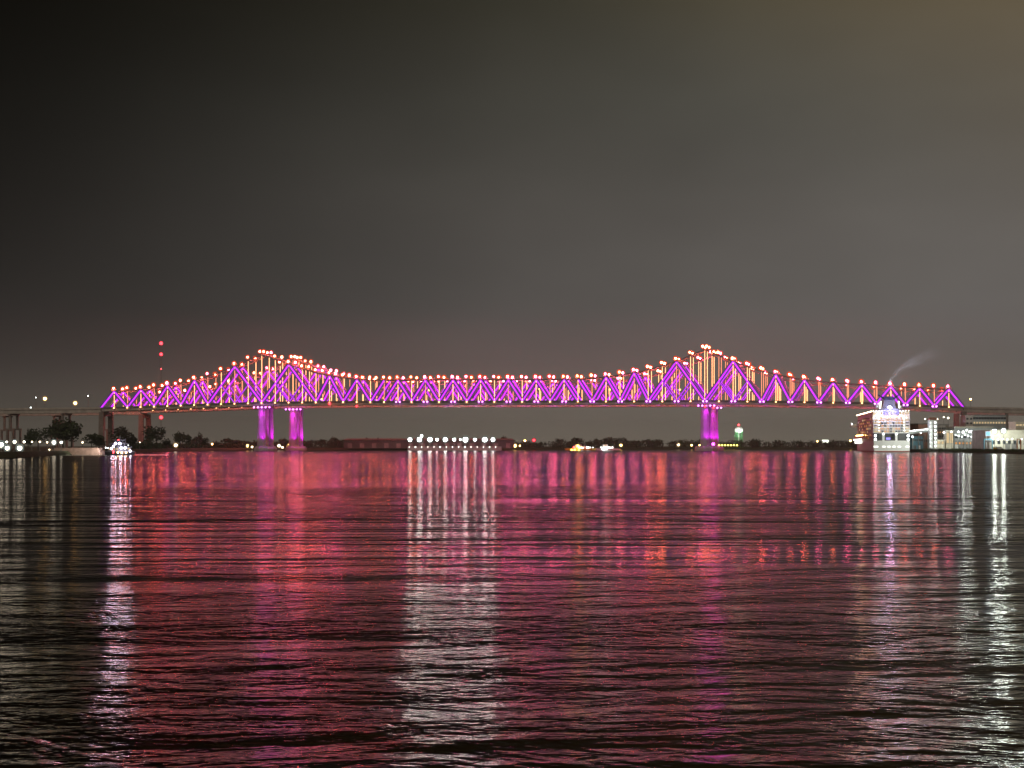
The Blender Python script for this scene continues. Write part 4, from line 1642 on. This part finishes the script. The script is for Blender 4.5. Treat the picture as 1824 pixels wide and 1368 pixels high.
van(1780, 1125, 'white van parked on the quay below the strong floodlights', white_paint)
x = at(1772, 0, 1100).x
root = thing('forklift', 'yellow forklift standing on the quay beside the white van', 'forklift', (x, 1100, BANK), .4)
m = MB()
m.box((0, 0, .9), (2.4, 1.3, 1.0))
m.box((-.7, 0, 1.6), (.9, 1.2, .5))
m.build('body', yellow_paint, root)
m = MB()
for sx, sy in ((-.7, -.55), (-.7, .55), (.6, -.55), (.6, .55)):
    m.bar((sx, sy, 1.3), (sx, sy, 2.3), .09)
m.box((0, 0, 2.33), (1.6, 1.2, .08))
m.build('roll_cage', steel_dark, root)
m = MB()
m.bar((1.35, -.4, .1), (1.35, -.4, 3.0), .14)
m.bar((1.35, .4, .1), (1.35, .4, 3.0), .14)
m.bar((1.4, -.35, .2), (2.5, -.35, .2), .12)
m.bar((1.4, .35, .2), (2.5, .35, .2), .12)
m.build('mast', steel_dark, root)
for sx in (-.8, .8):
    for s in (-1, 1):
        m = MB()
        m.tube((sx, s * .5, .38), (sx, s * .74, .38), .38, .38, 10)
        m.build('wheel', rubber, root)
# wharf lamps
WH = [(1648, 746.5, 1338, 'hot', 'halo_white', .55, 'white lamp on a tall pole left of the boarding tower roof', 'street lamp'),
      (1681, 743, 1340, 'hot', None, .4, 'narrow white lamp on a tall pole, second right of the boarding tower roof', 'street lamp'),
      (1689, 744.5, 1345, 'hot', 'halo_white', .75, 'larger white lamp on a tall pole, third right of the boarding tower roof', 'street lamp'),
      (1625.5, 778, 1322, 'wmid', None, .7, 'round white lamp touching the right edge of the ship stern', 'lamp'),
      (1681.5, 770.5, 1325, 'wmid', None, .8, 'small white lamp left of the tall pale gate house', 'lamp'),
      (1694.5, 769, 1328, 'hot', 'halo_white', .75, 'white floodlight over the top of the pale gate house', 'floodlight'),
      (1707.5, 769, 1300, 'wharf', 'halo_white', .5, 'leftmost floodlight of the white cluster before the terminal', 'floodlight'),
      (1716, 770, 1295, 'wharf', 'halo_white', .95, 'large white floodlight in the cluster, second from its left', 'floodlight'),
      (1722, 766, 1305, 'wharf', 'halo_white', .5, 'upper small floodlight in the white cluster', 'floodlight'),
      (1727, 769, 1300, 'wharf', 'halo_white', .6, 'floodlight in the right half of the white cluster', 'floodlight'),
      (1731, 768, 1302, 'wharf', 'halo_white', .65, 'rightmost floodlight of the white cluster before the terminal', 'floodlight'),
      (1747, 769, 1300, 'wmid', None, .8, 'small white lamp left of the lit blue screen', 'lamp'),
      (1771.5, 768, 1200, 'wharf', 'halo_white', 1.5, 'very strong floodlight at the right, left one of the big pair', 'floodlight'),
      (1787.5, 767, 1200, 'wharf', 'halo_white', 1.5, 'very strong floodlight at the right, right one of the big pair', 'floodlight'),
      (1818, 782.5, 1140, 'wmid', None, .5, 'small white lamp over the orange gate frame', 'lamp')]
for px, py, Y, kind, halo_key, r, lb, cat in WH:
    root = pole_lamp(at(px, py, Y), BANK, r, kind, halo_key, lb, cat, 'lamps on the wharf')
    if kind == 'wharf' and r > .9:
        q = at(px, py, Y)
        spot('wharf_floodlight', root, q + Vector((0, r + .3, 0)), q + Vector((8, 40, -14)), (.90, 1, .90), 30000, 130)
# pole and spot added to brighten the stern of the ship
p = at(1640, 771, 1285)
root = pole_lamp(p, BANK * .9, .45, 'wmid', None, 'slim added floodlight pole turned toward the ship stern', 'floodlight', 'lamps on the wharf')
spot('stern_fill', root, p + Vector((-1, 0, 0)), ship_at + Vector((2, 0, 10)), (.95, 1, .86), 60000, 46)
#2>>
# ------------------------------------------------------------------ damp night air
hz = bpy.data.materials.new('haze')
hz.use_nodes = True
t = hz.node_tree
for n in list(t.nodes):
    t.nodes.remove(n)
pv = t.nodes.new('ShaderNodeVolumePrincipled')
pv.inputs['Color'].default_value = (.92, .95, .96, 1)
pv.inputs['Density'].default_value = .000065
om = t.nodes.new('ShaderNodeOutputMaterial')
t.links.new(pv.outputs[0], om.inputs['Volume'])
m = MB()
m.box((0, 4650, 70), (13800, 9700, 152))
tag(m.build('haze', hz), 'thin damp night haze over the river', kind='stuff')
# ------------------------------------------------------------------ nav lamps under the decks
for par, px, py, Y, r in ((bridge_a, 587, 719, 1676, 1.7), (bridge_a, 635.5, 723.5, 1672, 1.4), (bridge_a, 1256, 723.5, 1622, 1.6),
                          (bridge_b, 1271, 726, 1722, 1.6), (bridge_a, 314.5, 685.5, 1697, 1.3)):
    q = at(px, py, Y)
    l = ball('red', 'navigation_lamp', par, q, r * .7)
    ball('halo_red', 'navigation_halo', l, q, r * 1.4)
q = at(1270.5, 791, 1610)
ball('magenta', 'footing_lamp', bridge_a, q, 1.5)
